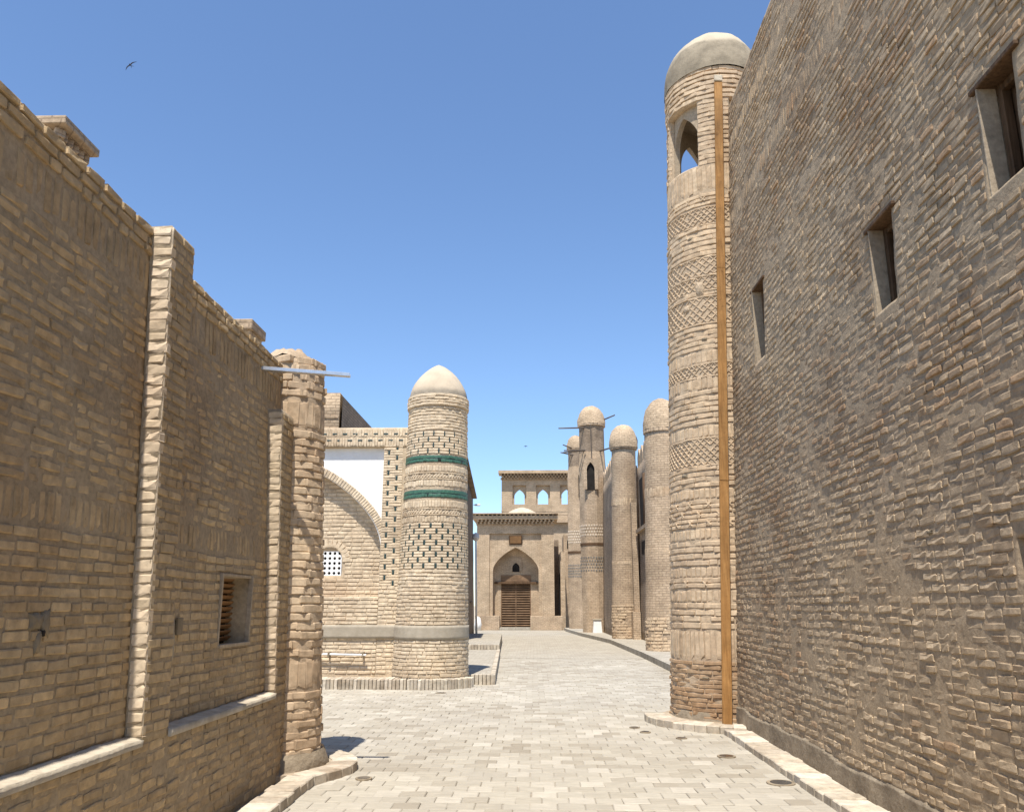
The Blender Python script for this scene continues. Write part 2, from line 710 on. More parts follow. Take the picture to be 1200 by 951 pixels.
def mortar_mat(name, c0, c1, bstr=.7, sc=1.0):
    m, nt, b = nmat(name)
    pos = N(nt, 'ShaderNodeNewGeometry').outputs['Position']
    c = ramp(nt, noise(nt, pos, 3.1 * sc, 7, .68), [(.3, c0), (.7, c1)])
    c = mix(nt, 1.0, c, gray(nt, noise(nt, pos, 26 * sc, 4), .8, 1.18), 'MULTIPLY')
    c = mix(nt, 1.0, c, ramp(nt, noise(nt, pos, .55, 5, .6), [(.34, (.84, .79, .75)), (.5, (1, 1, 1)), (.66, (1.08, 1.05, 1.0))]), 'MULTIPLY')
    nt.links.new(c, b.inputs['Base Color'])
    p = bump(nt, b, noise(nt, pos, 30 * sc, 5), bstr * .7, .012)
    bump(nt, b, noise(nt, pos, 150 * sc, 3), bstr * .6, .005, p)
    return m


def far_brick_mat(name, c1, c2, mortar, bw=.25, rh=.078, ms=.011, bstr=.5, stain=.3, dist=.02):
    m, nt, b = nmat(name)
    uv = N(nt, 'ShaderNodeUVMap').outputs[0]
    pos = N(nt, 'ShaderNodeNewGeometry').outputs['Position']
    br = N(nt, 'ShaderNodeTexBrick')
    br.inputs['Scale'].default_value = 1
    br.inputs['Brick Width'].default_value = bw
    br.inputs['Row Height'].default_value = rh
    br.inputs['Mortar Size'].default_value = ms
    br.inputs['Mortar Smooth'].default_value = .25
    br.inputs['Color1'].default_value = (*c1, 1)
    br.inputs['Color2'].default_value = (*c2, 1)
    br.inputs['Mortar'].default_value = (*mortar, 1)
    # warp the lattice a little so courses are not ruler-straight
    wv = N(nt, 'ShaderNodeVectorMath', operation='MULTIPLY_ADD')
    tn = N(nt, 'ShaderNodeTexNoise')
    tn.inputs['Scale'].default_value = 2.2
    nt.links.new(uv, tn.inputs['Vector'])
    nt.links.new(tn.outputs['Color'], wv.inputs[0])
    wv.inputs[1].default_value = (.05, .035, 0)
    nt.links.new(uv, wv.inputs[2])
    nt.links.new(wv.outputs[0], br.inputs['Vector'])
    c = mix(nt, 1.0, br.outputs['Color'], gray(nt, noise(nt, pos, .9, 6, .7), 1 - stain, 1 + stain * .6), 'MULTIPLY')
    c = mix(nt, 1.0, c, gray(nt, noise(nt, pos, 14, 4), .8, 1.2), 'MULTIPLY')
    nt.links.new(c, b.inputs['Base Color'])
    inv = N(nt, 'ShaderNodeMath', operation='SUBTRACT')
    inv.inputs[0].default_value = 1
    nt.links.new(br.outputs['Fac'], inv.inputs[1])
    ad = N(nt, 'ShaderNodeMath', operation='MULTIPLY_ADD')
    nt.links.new(noise(nt, pos, 20, 4), ad.inputs[0])
    ad.inputs[1].default_value = .8
    nt.links.new(inv.outputs[0], ad.inputs[2])
    bump(nt, b, ad.outputs[0], bstr, dist)
    return m


def plain_mat(name, c0, c1, sc=4.0, bstr=.3, bsc=40, rough=.9, metal=0.0, dist=.01, spec=.2):
    m, nt, b = nmat(name)
    b.inputs['Roughness'].default_value = rough
    b.inputs['Metallic'].default_value = metal
    b.inputs['Specular IOR Level'].default_value = spec
    pos = N(nt, 'ShaderNodeNewGeometry').outputs['Position']
    c = ramp(nt, noise(nt, pos, sc, 6, .65), [(.32, c0), (.68, c1)])
    nt.links.new(c, b.inputs['Base Color'])
    bump(nt, b, noise(nt, pos, bsc, 5), bstr, dist)
    return m


def wood_mat(name, c0, c1, axis=2, sc=1.0):
    m, nt, b = nmat(name)
    b.inputs['Roughness'].default_value = .75
    pos = N(nt, 'ShaderNodeNewGeometry').outputs['Position']
    mp = N(nt, 'ShaderNodeMapping')
    s = [40 * sc] * 3
    s[axis] = 2.2 * sc
    mp.inputs['Scale'].default_value = s
    nt.links.new(pos, mp.inputs[0])
    g = noise(nt, mp.outputs[0], 1.0, 6, .65)
    c = ramp(nt, g, [(.3, c0), (.7, c1)])
    c = mix(nt, 1.0, c, gray(nt, noise(nt, pos, 1.7, 6, .7), .6, 1.25), 'MULTIPLY')
    c = mix(nt, gray(nt, noise(nt, pos, 9, 4), 0, .6, .62, .74), c, tuple(x * .35 for x in c0))
    nt.links.new(c, b.inputs['Base Color'])
    bump(nt, b, g, .4, .005)
    return m


M = {}
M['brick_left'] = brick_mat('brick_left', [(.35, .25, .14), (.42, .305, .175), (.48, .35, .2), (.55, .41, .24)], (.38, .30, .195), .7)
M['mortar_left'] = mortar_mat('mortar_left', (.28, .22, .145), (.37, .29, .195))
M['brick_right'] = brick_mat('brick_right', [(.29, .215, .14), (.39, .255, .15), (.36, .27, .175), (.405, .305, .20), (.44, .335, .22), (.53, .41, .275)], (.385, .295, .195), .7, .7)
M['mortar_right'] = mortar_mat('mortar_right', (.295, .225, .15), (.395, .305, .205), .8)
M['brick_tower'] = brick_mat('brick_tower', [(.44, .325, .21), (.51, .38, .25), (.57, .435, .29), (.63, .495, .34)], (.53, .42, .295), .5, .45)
M['mortar_tower'] = mortar_mat('mortar_tower', (.38, .29, .195), (.49, .385, .27))
M['brick_base'] = brick_mat('brick_base', [(.30, .185, .10), (.37, .235, .13), (.43, .29, .17), (.48, .35, .22)], (.42, .33, .23), .6, .6)
M['brick_pale'] = brick_mat('brick_pale', [(.50, .395, .27), (.58, .465, .325), (.65, .53, .375), (.71, .59, .43)], (.585, .485, .355), .4, .4)
M['mortar_pale'] = mortar_mat('mortar_pale', (.43, .34, .23), (.53, .425, .30))
M['brick_return'] = brick_mat('brick_return', [(.44, .335, .22), (.52, .41, .275), (.59, .47, .325), (.66, .53, .38)], (.56, .45, .32), .4, .4, .25)  # paler than the wall brick; sunlight on the pier returns is partly painted in
M['mortar_return'] = mortar_mat('mortar_return', (.48, .385, .27), (.60, .49, .35))  # mortar lightened likewise, part of the sunlight painted on the returns
M['sill'] = plain_mat('sill_plaster', (.36, .30, .22), (.56, .49, .375), 6, .6, 25)
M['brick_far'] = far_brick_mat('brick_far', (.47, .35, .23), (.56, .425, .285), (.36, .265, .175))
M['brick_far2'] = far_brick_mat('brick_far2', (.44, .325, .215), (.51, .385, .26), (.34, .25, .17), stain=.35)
M['brick_far_dark'] = far_brick_mat('brick_far_dark', (.27, .205, .145), (.33, .25, .18), (.2, .155, .11), stain=.35)  # darker far brick: shade of the side and back walls painted in; also drums
M['plaster_white'] = plain_mat('plaster_white', (.74, .73, .70), (.84, .83, .81), 3, .35, 9, dist=.03)
M['dome_plaster'] = plain_mat('dome_plaster', (.30, .25, .19), (.56, .48, .37), 1.6, .5, 18)
M['dome_pale'] = plain_mat('dome_pale', (.42, .34, .245), (.58, .475, .345), 2.4, .4, 18)
M['plaster_mud'] = mortar_mat('plaster_mud', (.30, .24, .17), (.42, .34, .245), .5)
M['cement'] = plain_mat('cement', (.30, .255, .19), (.40, .345, .265), 5, .4, 30)
M['cement_warm'] = plain_mat('cement_warm', (.18, .14, .095), (.33, .265, .185), 4, .7, 22, dist=.02)
M['cement_dark'] = plain_mat('cement_dark', (.17, .135, .09), (.26, .21, .145), 6, .6, 30)
M['teal'] = plain_mat('glazed_teal', (.025, .085, .055), (.06, .16, .105), 30, .3, 60, rough=.5, spec=.5)
M['darkgreen'] = plain_mat('glazed_dark', (.010, .026, .025), (.024, .055, .048), 30, .15, 60, rough=.45, spec=.5)
M['wood_plank'] = wood_mat('wood_plank', (.24, .115, .035), (.42, .225, .08))
M['wood_old'] = wood_mat('wood_old', (.07, .04, .02), (.17, .10, .055))
M['wood_slat'] = wood_mat('wood_slat', (.22, .115, .05), (.34, .19, .085), 1)
M['wood_door'] = wood_mat('wood_door', (.15, .09, .05), (.26, .165, .095), 0)
M['wood_grey'] = wood_mat('wood_grey', (.07, .055, .045), (.16, .13, .105), 0)
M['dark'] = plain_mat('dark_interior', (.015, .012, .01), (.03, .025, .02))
M['steel'] = plain_mat('galvanised_steel', (.52, .54, .56), (.66, .68, .70), 14, .05, 30, rough=.38, metal=.85, spec=.5)
M['white_paint'] = plain_mat('white_paint', (.68, .66, .62), (.8, .78, .74), 6, .1, 30, rough=.55)
M['bird'] = plain_mat('bird', (.01, .01, .014), (.02, .02, .028), 20, 0)
M['glass_dark'] = plain_mat('lamp_glass', (.03, .03, .03), (.06, .06, .06), 10, 0, rough=.15, spec=.5)
M['kerb'] = brick_mat('kerb_brick', [(.33, .27, .20), (.40, .335, .25), (.48, .41, .31), (.57, .5, .4)], (.55, .49, .40), .55, .5)
M['ornament'] = plain_mat('ornament_brick', (.36, .30, .24), (.5, .43, .35), 9, .2)
M['tile_pale'] = plain_mat('tile_pale', (.55, .45, .34), (.65, .55, .42), 9, .2)
M['tile_grey'] = plain_mat('tile_grey', (.16, .15, .13), (.24, .22, .19), 9, .2)


def paver_mat():
    m, nt, b = nmat('paver')
    pos = N(nt, 'ShaderNodeNewGeometry').outputs['Position']
    at = N(nt, 'ShaderNodeAttribute', attribute_name='tone')
    c = ramp(nt, at.outputs['Fac'], [(0, (.275, .235, .178)), (.3, (.34, .30, .235)), (.7, (.385, .345, .275)), (1, (.44, .395, .32))])
    mp = N(nt, 'ShaderNodeMapping')
    mp.inputs['Scale'].default_value = (6, 22, 6)
    nt.links.new(pos, mp.inputs[0])
    c = mix(nt, 1.0, c, gray(nt, noise(nt, mp.outputs[0], 1, 5, .7), .82, 1.12), 'MULTIPLY')
    c = mix(nt, gray(nt, noise(nt, pos, .55, 6, .7), 0, .5, .45, .7), c, (.30, .268, .222))
    c = mix(nt, gray(nt, noise(nt, pos, 55, 3), 0, .35, .62, .75), c, (.3, .26, .21))
    nt.links.new(c, b.inputs['Base Color'])
    p = bump(nt, b, noise(nt, pos, 40, 5), .35, .006)
    return m


M['paver'] = paver_mat()
M['paver_far'] = far_brick_mat('paver_far', (.325, .285, .225), (.385, .345, .275), (.275, .235, .18), bw=.225, rh=.215, ms=.008, bstr=.15, stain=.14)
M['bed'] = mortar_mat('paving_sand', (.29, .25, .195), (.35, .305, .245))
M['ground'] = mortar_mat('dusty_ground', (.36, .30, .22), (.46, .385, .29), .4, .3)

# ------------------------------------------------------------------ ground and paving
def structure(o):
    o['kind'] = 'structure'
    return o


mb = MB()
mb.box(-600, 600, -300, 900, -.4, -.06)
structure(mb.build('ground', M['ground']))
mb = MB()
mb.box(-14, 9, -4, 26.0, -.055, -.012)
pav = structure(mb.build('pavement', M['bed']))
PB = Bricks()
rowp, colp = .215, .226
rows = int((26.0 - 2.6) / rowp)
S, Y = [], []
for k in range(rows):
    y = 2.6 + (k + .5) * rowp
    x0 = -7.5 + (colp / 2 if k % 2 else 0) + rng.normal(0, .012)
    xs = np.arange(x0, 4.4, colp)
    S.append(xs); Y.append(np.full(len(xs), y))
S, Y = np.concatenate(S), np.concatenate(Y)
m = len(S)
Z = .002 * (fbm(S * 1.3, Y * 1.3, 9) - .5) * 4
tl = np.clip(.52 + .75 * (fbm(S * .55, Y * .9, 21, 3) - .5) + rng.normal(0, .24, m), 0, 1)
one = np.ones(m)
PB.add(np.stack([S + rng.normal(0, .003, m), Y + rng.normal(0, .003, m), Z], 1), np.stack([one, 0 * one, 0 * one], 1),
       np.stack([0 * one, one, 0 * one], 1), np.stack([0 * one, 0 * one, one], 1), colp - .0035, rowp - .0035, tl,
       rng.normal(0, .0012, m), rot=rng.normal(0, .006, m), tilt=rng.normal(0, .006, m), twist=rng.normal(0, .006, m))
PB.emit(pav, M['paver'], name='paver', rest='paver_field', pick=300, templ=TEMPL_PAVER)
mb = MB()
mb.box(-14, 9, 26.0, 64.0, -.055, -.002)
structure(mb.build('pavement', M['paver_far']))

# ------------------------------------------------------------------ left wall
LW = thing('brick_wall', 'low shaded brick wall with recessed panels, small louvred window and sunlit pier edges', 'wall', (-2.6, 4, 0))
XP = lambda z: -2.385 - .042 * z
DEP = lambda z: .098 + .014 * (z - .8)
XQ = lambda z: XP(z) - DEP(z)
Y1, Y1b, Y2 = 5.272, 5.66, 7.915
pier = lambda s, z: np.stack([XP(z), s, z], 1)
panel = lambda s, z: np.stack([XQ(z), s, z], 1)
ret1 = lambda s, z: np.stack([XP(z) + s, 0 * s + Y1, z], 1)
ret2 = lambda s, z: np.stack([XP(z) + s, 0 * s + Y2, z], 1)
hole = (6.76, 7.47, 1.28, 1.83)
core = dict(off=-.0085, amp=.004, ns=3, amp2=.004, ns2=14)
grid('mortar_plinth', pier, -2, 8.35, -.03, .787, .05, .05, M['mortar_left'], LW, seed=1, skirt=.5, **core)
grid('mortar_panel', panel, -2, Y1, .75, 4.2, .05, .05, M['mortar_left'], LW, seed=2, skirt=.5, **core)
grid('mortar_panel', panel, Y1b, 8.5, .75, 4.12, .05, .05, M['mortar_left'], LW, seed=3, skirt=.42, holes=[hole], **core)
grid('mortar_pier', pier, Y1, Y1b, .76, 4.23, .05, .05, M['mortar_left'], LW, seed=4, skirt=.45, **core)
grid('mortar_pier', pier, Y2, 8.4, .76, 3.52, .05, .05, M['mortar_left'], LW, seed=5, skirt=.3, **core)
MBW = MB().box(-3.5, -2.98, -2, 8.5, 0, 4.0)
MBW.build('wall_mass', M['mortar_left'], LW)


def tl_tone(S, Z):
    return np.clip(.42 + .8 * (fbm(S * .9, Z * .9, 31, 3) - .5) + rng.normal(0, .21, len(S)) + np.where(Z > 3.9, .22, 0)
                   + np.where((Z < 2.0) & (Z > .8), .1, -.04), 0, 1)


def old_proud(S, Z):
    w = np.clip((Z - 2.0) / .3, 0, 1)
    return rng.normal(0, .002, len(S)) - w * (.004 + .012 * fbm(S * 1.7, Z * 2.4, 77, 3) + np.abs(rng.normal(0, .004, len(S)))) + w * .010


B = Bricks()
kw = dict(tone=tl_tone, proud=old_proud)
BO = Bricks()
courses(BO, pier, -2, 8.3, .02, .775, pitch=.0755, h=.056, L=.21, gap=.016, tone=lambda S, Z: tl_tone(S, Z) - .05, proud=lambda S, Z: -.003 + rng.normal(0, .003, len(S)), jl=.2)
for (a, b, hl, topz) in ((-2, Y1, (), 4.2), (Y1b, 8.4, (hole,), 4.12)):
    hz = [(h[0] - .02, h[1] + .02, h[2] - .02, h[3] + .03) for h in hl]
    courses(B, panel, a, b, .81, 2.0, pitch=.0745, h=.052, L=.2, gap=.018, holes=hz, **kw)
    soldiers(B, panel, a, b, 2.01, 2.2, w=.072, gap=.026, tone=lambda S, Z: tl_tone(S, Z) - .15, proud=-.006)
    courses(BO, panel, a, b, 2.21, topz - .52, pitch=.078, h=.055, L=.23, gap=.024, jl=.4, jz=.007, wob=.02, rotj=.03, tilt=.05, **kw)
    soldiers(B, panel, a, b, topz - .51, topz - .225, w=.085, gap=.03, tone=lambda S, Z: tl_tone(S, Z) - .35, proud=-.004, jh=.12)
    courses(BO, panel, a, b, topz - .22, topz + .005, pitch=.075, h=.057, L=.22, gap=.02, tone=lambda S, Z: tl_tone(S, Z) + .05, proud=lambda S, Z: .008 + rng.normal(0, .003, len(S)))
courses(B, pier, Y1 + .004, Y1b, .8, 4.23, pitch=.075, h=.054, L=.2, gap=.014, tone=lambda S, Z: tl_tone(S, Z) + np.where(Z > 4.05, .25, -.05), jl=.2)
courses(B, pier, Y2 + .004, 8.3, .8, 3.5, pitch=.075, h=.054, L=.2, gap=.014, tone=tl_tone, jl=.2)
BR_ = Bricks()
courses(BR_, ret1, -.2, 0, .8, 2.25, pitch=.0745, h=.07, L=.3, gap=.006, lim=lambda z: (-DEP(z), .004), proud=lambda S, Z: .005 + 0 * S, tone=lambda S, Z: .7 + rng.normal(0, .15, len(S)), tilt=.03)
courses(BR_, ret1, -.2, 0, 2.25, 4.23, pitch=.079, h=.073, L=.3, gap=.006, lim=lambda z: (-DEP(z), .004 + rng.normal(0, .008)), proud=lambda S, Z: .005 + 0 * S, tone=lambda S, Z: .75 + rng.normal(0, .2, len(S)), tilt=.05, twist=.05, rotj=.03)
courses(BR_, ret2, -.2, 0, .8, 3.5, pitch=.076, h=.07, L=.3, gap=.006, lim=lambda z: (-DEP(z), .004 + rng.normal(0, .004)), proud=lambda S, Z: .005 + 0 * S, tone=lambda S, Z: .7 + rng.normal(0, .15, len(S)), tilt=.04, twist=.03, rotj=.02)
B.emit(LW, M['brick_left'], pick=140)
BO.emit(LW, M['brick_left'], pick=110, templ=TEMPL_ROUGH)
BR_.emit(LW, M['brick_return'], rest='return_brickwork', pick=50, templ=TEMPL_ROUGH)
for (rt_, zt) in ((ret1, 4.22), (ret2, 3.51)):
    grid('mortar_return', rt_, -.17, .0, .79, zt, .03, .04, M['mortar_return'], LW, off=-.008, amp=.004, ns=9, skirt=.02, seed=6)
# pale crumbly sills under the two recessed panels
for (a, b) in ((-2, Y1), (Y1b, Y2)):
    sill = lambda s, z: np.stack([XP(.787 + 0 * z) + .006 + z, -s, .800 + 0 * z + z * -.12], 1)
    grid('sill', sill, -b, -a, -DEP(.79) - .01, .012, .04, .018, M['sill'], LW, amp=.006, ns=7, amp2=.005, ns2=22, skirt=.045, seed=int(a * 3) + 11)
# the louvred window
W = MB()
for (y0, y1, z0, z1) in ((6.735, 6.762, 1.26, 1.85), (7.468, 7.492, 1.26, 1.85), (6.762, 7.468, 1.255, 1.282), (6.762, 7.468, 1.828, 1.852)):
    xw = XQ(np.array([(z0 + z1) / 2]))[0]
    W.box(xw - .03, xw + .012, y0, y1, z0, z1, .003)
win = W.build('window', M['plaster_mud'], LW)
xb = XQ(np.array([1.55]))[0] - .17
for k in range(11):
    z = 1.3 + k * .05
    s = MB().obox((xb, 7.11, z + .01), (0, 1, 0), (.75, 0, .66), (.70, .052, .012), .002)
    s.build('slat', M['wood_slat'], win)
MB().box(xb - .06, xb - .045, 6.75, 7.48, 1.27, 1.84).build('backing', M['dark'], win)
# repairs and small fittings on the panels
def patch(name, surf, s, z, w, h, mat, parent, seed, proud=.012, wob=.35):
    n = 22
    V, F = [], []
    pts = []
    r = np.random.default_rng(seed)
    for k in range(n):
        a = 2 * math.pi * k / n
        q = 1 + wob * (r.random() - .6)
        e = .55
        cx_, sy_ = math.copysign(abs(math.cos(a)) ** e, math.cos(a)), math.copysign(abs(math.sin(a)) ** e, math.sin(a))
        pts.append((s + w / 2 * q * cx_, z + h / 2 * q * sy_))
    S = np.array([p[0] for p in pts] + [s + (p[0] - s) * .8 for p in pts] + [s])
    Z = np.array([p[1] for p in pts] + [z + (p[1] - z) * .8 for p in pts] + [z])
    p, t, u, nn = frame(surf, S, Z)
    off = np.array([-.02] * n + [proud] * n + [proud + .002])
    V = p + nn * off[:, None]
    for k in range(n):
        j = (k + 1) % n
        F.append((k, j, n + j, n + k)); F.append((n + k, n + j, 2 * n))
    return link(name, mkmesh(name, V - wloc(parent), F, uv=np.stack([S, Z], 1)), mat, parent)


patch('cement_patch', panel, 4.25, 1.52, .12, .1, M['cement_dark'], LW, 5, .006, .5)
patch('cement_patch', panel, 4.33, 1.50, .09, .16, M['cement_dark'], LW, 6, .007, .6)
patch('cement_patch', panel, 4.27, 1.41, .05, .13, M['cement_dark'], LW, 8, .007, .6)
patch('hole', panel, 4.305, 1.455, .03, .035, M['dark'], LW, 7, .0125, .5)
patch('cement_patch', panel, 5.86, 1.36, .1, .34, M['cement'], LW, 9, .008, .25)
MB().obox((XQ(np.array([1.4]))[0] + .012, 5.95, 1.45), (0, 1, 0), (0, 0, 1), (.09, .12, .02), .004).build('cable_box', M['cement_dark'], LW)

# metal rain spout sticking out of the wall top
sp = MB()
p0, p1 = np.array([-2.75, 7.72, 3.875]), np.array([-1.83, 7.79, 3.815])
ax = (p1 - p0) / np.linalg.norm(p1 - p0)
wd = np.cross(ax, (0, 0, 1)); wd /= np.linalg.norm(wd)
ln = float(np.linalg.norm(p1 - p0))
sp.obox((p0 + p1) / 2, ax, wd, (ln, .06, .006), .001)
tr = sp.build('rain_spout', M['steel'])
tag(tr, 'straight galvanised metal rain spout jutting from the low wall top over the street', 'spout')
for sg in (-1, 1):
    MB().obox((p0 + p1) / 2 + wd * sg * .033 + np.array([0, 0, .014]), ax, (0, 0, 1), (ln, .034, .005), .001).build('spout_side', M['steel'], tr)

# ------------------------------------------------------------------ broken round tower at the end of the left wall
LT = thing('brick_tower', 'broken-topped round brick tower buttress at the end of the low shaded wall', 'tower', (-2.61, 8.62, 0))
lcx = lambda z: -2.575 - .02 * z
lcy = lambda z: 8.62 + .015 * z
lr = lambda z: .44 - .03 * z
ltow = cyl(lcx, lcy, lr, .46)
CIR = 2 * math.pi * .46
grid('mortar_core', ltow, 0, CIR, 0.02, 4.2, .06, .05, M['mortar_tower'], LT, off=-.005, amp=.004, ns=4, skirt=.2, amp2=.003,
     skirt_sides='tb', seed=12)
B = Bricks()
rough = dict(jl=.25, jz=.005, wob=.015, rotj=.012, tilt=.022, L=.25, gap=.010)
courses(B, ltow, 0, CIR, .16, .78, pitch=.085, h=.072, **rough)
soldiers(B, ltow, 0, CIR, .79, 1.08, w=.1, gap=.016)
courses(B, ltow, 0, CIR, 1.09, 3.4, pitch=.085, h=.072, **rough)
soldiers(B, ltow, 0, CIR, 3.41, 3.75, w=.13, gap=.012, jh=.08)
courses(B, ltow, 0, CIR, 3.76, 4.24, pitch=.1, h=.08, proud=lambda S, Z: rng.normal(.0, .008, len(S)), drop=.1, **rough)
B.emit(LT, M['brick_tower'])
# crumbling rubble crown and footing
crown = lambda s, z: np.stack([lcx(4.2) + (1 - z) * .32 * np.cos(s), lcy(4.2) + (1 - z) * .32 * np.sin(s),
                               4.16 + .18 * (1 - (1 - z) ** 3) + .16 * (fbm(np.cos(s) * 2 + 5, np.sin(s) * 2 + z * 3, 5) - .5) + .1 * np.cos(s + 2.6) * (1 - z)], 1)
grid('rubble_crown', crown, 0, 2 * math.pi, 0, .97, .25, .1, M['mortar_tower'], LT, amp=.03, ns=3, skirt=0.0, seed=4)
foot = lambda s, z: np.stack([-2.61 + (.53 - .35 * z * z * 4) * np.cos(s), 8.62 + (.53 - .35 * z * z * 4) * np.sin(s), z * 1.0 + .02], 1)
grid('footing', foot, 0, 2 * math.pi, 0, .19, .12, .03, M['cement_warm'], LT, amp=.03, ns=4, amp2=.012, skirt=0, seed=14)


# ------------------------------------------------------------------ kerbs
def kerb(name, label, path, width, h, mat, parent_loc, plen=.25, closed=False, pad=None, gap=.008, zb=-.03, group=None):
    """path = outer edge; kerb lies to the left of the travel direction"""
    K = thing(name, label, 'kerb', parent_loc, group)
    P = np.array(path, float)
    seg = np.linalg.norm(np.diff(P, axis=0), axis=1)
    cum = np.concatenate([[0], np.cumsum(seg)])
    n = max(1, int(cum[-1] / plen))
    for k in range(n):
        a, b = cum[-1] * k / n, cum[-1] * (k + 1) / n
        pa = np.array([np.interp(a, cum, P[:, 0]), np.interp(a, cum, P[:, 1])])
        pb = np.array([np.interp(b, cum, P[:, 0]), np.interp(b, cum, P[:, 1])])
        d = (pb - pa)
        l = np.linalg.norm(d)
        d /= l
        nrm = np.array([-d[1], d[0]])
        w = width * (1 + random.uniform(-.03, .03))
        hh = h + random.uniform(-.006, .006)
        c = (pa + pb) / 2 + nrm * (w / 2 + random.uniform(-.006, .006))
        V = MB().obox((c[0], c[1], (hh + zb) / 2), (d[0], d[1], random.uniform(-.01, .01)), (nrm[0], nrm[1], random.uniform(-.02, .02)), (l - gap, w, hh - zb), .009)
        me = mkmesh('kerb_brick', np.array(V.V) - np.array(parent_loc), V.F, tone=np.full(len(V.V), random.random()), smooth=False)
        link('kerb_brick', me, mat, K)
    return K


def arc(cx, cy, r, a0, a1, n=16):
    return [(cx + r * math.cos(math.radians(a0 + (a1 - a0) * k / n)), cy + r * math.sin(math.radians(a0 + (a1 - a0) * k / n))) for k in range(n + 1)]


# left kerb: along the wall, round the tower
kl = kerb('brick_kerb', 'worn whitened brick kerb along the low shaded wall, curving round the broken tower', [(-2.0, 1.0), (-2.02, 8.0)] + arc(-2.61, 8.62, .84, -42, 75), .25, .085, M['kerb'], (-2.1, 5, 0), plen=.2)
MB().prism([(x, y) for x, y in arc(-2.61, 8.62, .64, 0, 360, 28)[:-1]], -.04, .062).build('kerb_fill', M['plaster_mud'], kl)

# ------------------------------------------------------------------ tall right wall
RW = thing('brick_wall', 'tall weathered leaning brick wall with small deep windows and grey cement footing', 'wall', (3.2, 6, 0))
XR = lambda z: 2.71 + .05 * z
rwall = lambda s, z: np.stack([XR(z), -s, z], 1)
w_holes = [(-4.8, -4.42, 4.12, 4.93), (-6.6, -6.18, 3.98, 4.79), (-10.4, -9.95, 4.68, 5.73), (-4.86, -4.55, 1.74, 1.98)]
TOP = 9.38
YE = 12.0
rw_disp = lambda s, z: .009 * (fbm(s * 1.1, z * 2.1, 61, 4) - .42) * 2
grid('mortar_core', rwall, -YE, 1.0, 0, TOP, .032, .03, M['mortar_right'], RW, off=-.0076, disp=rw_disp, amp=.0035, ns=5, amp2=.004, ns2=13, holes=w_holes, skirt=.6, seed=21)
MB().box(4.0, 4.3, -2, YE, 0, 9.2).build('wall_mass', M['mortar_right'], RW)
B = Bricks()
wh = [(a - .03, b + .03, c - .03, d + .04) for a, b, c, d in w_holes]
rt = lambda S, Z: np.clip(.58 + .9 * (fbm(S * .5, Z * .6, 91, 3) - .5) + rng.normal(0, .2, len(S)), 0, 1)
rp = lambda S, Z: .001 + rng.normal(0, .0032, len(S))
rk = dict(L=.195, gap=.010, jl=.35, jz=.005, wob=.02, rotj=.022, tilt=.04, twist=.012, tone=rt, proud=rp, holes=wh)
courses(B, rwall, -YE, 1.0, .02, 7.2, pitch=.079, h=.058, **rk)
soldiers(B, rwall, -YE, 1.0, 7.22, 7.5, w=.085, gap=.025, tone=rt, jh=.1)
courses(B, rwall, -YE, 1.0, 7.52, 8.5, pitch=.08, h=.058, **rk)
soldiers(B, rwall, -YE, 1.0, 8.52, 8.8, w=.085, gap=.025, tone=rt, jh=.1)
courses(B, rwall, -YE, 1.0, 8.82, TOP, pitch=.08, h=.058, **rk)
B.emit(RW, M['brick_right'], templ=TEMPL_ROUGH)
# cement footing, thickest near the pavement and broken along its top
foot_disp = lambda s, z: np.where(z > .26 + .09 * (fbm(s * 1.4, z * 0 + 3, 8, 4) - .5), -.04, .012) + .006 * fbm(s * 5, z * 5, 4)
grid('cement_footing', rwall, -YE, 1.0, -.03, .36, .03, .015, M['cement_warm'], RW, off=.008, disp=foot_disp, amp=.008, ns=5, skirt=.03, seed=23)
# windows: wooden lintel, plastered cheeks, old frame
for k, (a, b, c, d) in enumerate(w_holes[:3]):
    xm = lambda z: 2.71 + .05 * z
    y0, y1 = -b, -a
    wv = MB()
    zc = (c + d) / 2
    # plaster reveal lining on the far (sun-facing) cheek and the sill
    wv.obox((xm(zc) + .06, y1 - .006, zc), (1, 0, 0), (.05, 0, 1), (.13, d - c, .014), .003)
    wnd = wv.build('window', M['plaster_mud'], RW)
    MB().obox((xm(d) + .12, (y0 + y1) / 2, d - .016), (0, 1, 0), (1, 0, 0), (y1 - y0 + .16, .3, .035), .006).build('lintel', M['wood_old'], wnd)
    fx = xm(zc) + .15
    fr = MB()
    for yy in (y0 + .03, y1 - .05):
        fr.obox((fx, yy, zc), (0, 0, 1), (0, 1, 0), (d - c, .05, .06), .004)
    for zz in (c + .03, d - .06):
        fr.obox((fx + .003, (y0 + y1) / 2, zz), (0, 1, 0), (0, 0, 1), (y1 - y0, .05, .055), .004)
    fr.build('frame', M['wood_old'], wnd)
    MB().obox((fx + .05, (y0 + y1) / 2, zc), (0, 1, 0), (0, 0, 1), (y1 - y0, d - c, .02), .002).build('shutter', M['wood_old'], wnd)
for k, (s_, z_, w_, h_) in enumerate(((-8.35, .93, .09, .03), (-8.15, .84, .1, .03), (-6.9, 2.35, .07, .04), (-7.3, 8.2, .05, .09), (-5.9, 2.1, .08, .03), (-9.6, 3.3, .05, .03), (-6.2, 3.4, .06, .03))):
    patch('hole', rwall, s_, z_, w_, h_, M['cement_dark'], RW, 40 + k, .006, .7)
hz = w_holes[3]
MB().box(2.98, 3.0, -hz[1] - .05, -hz[0] + .05, hz[2] - .05, hz[3] + .05).build('niche_back', M['mortar_right'], RW)

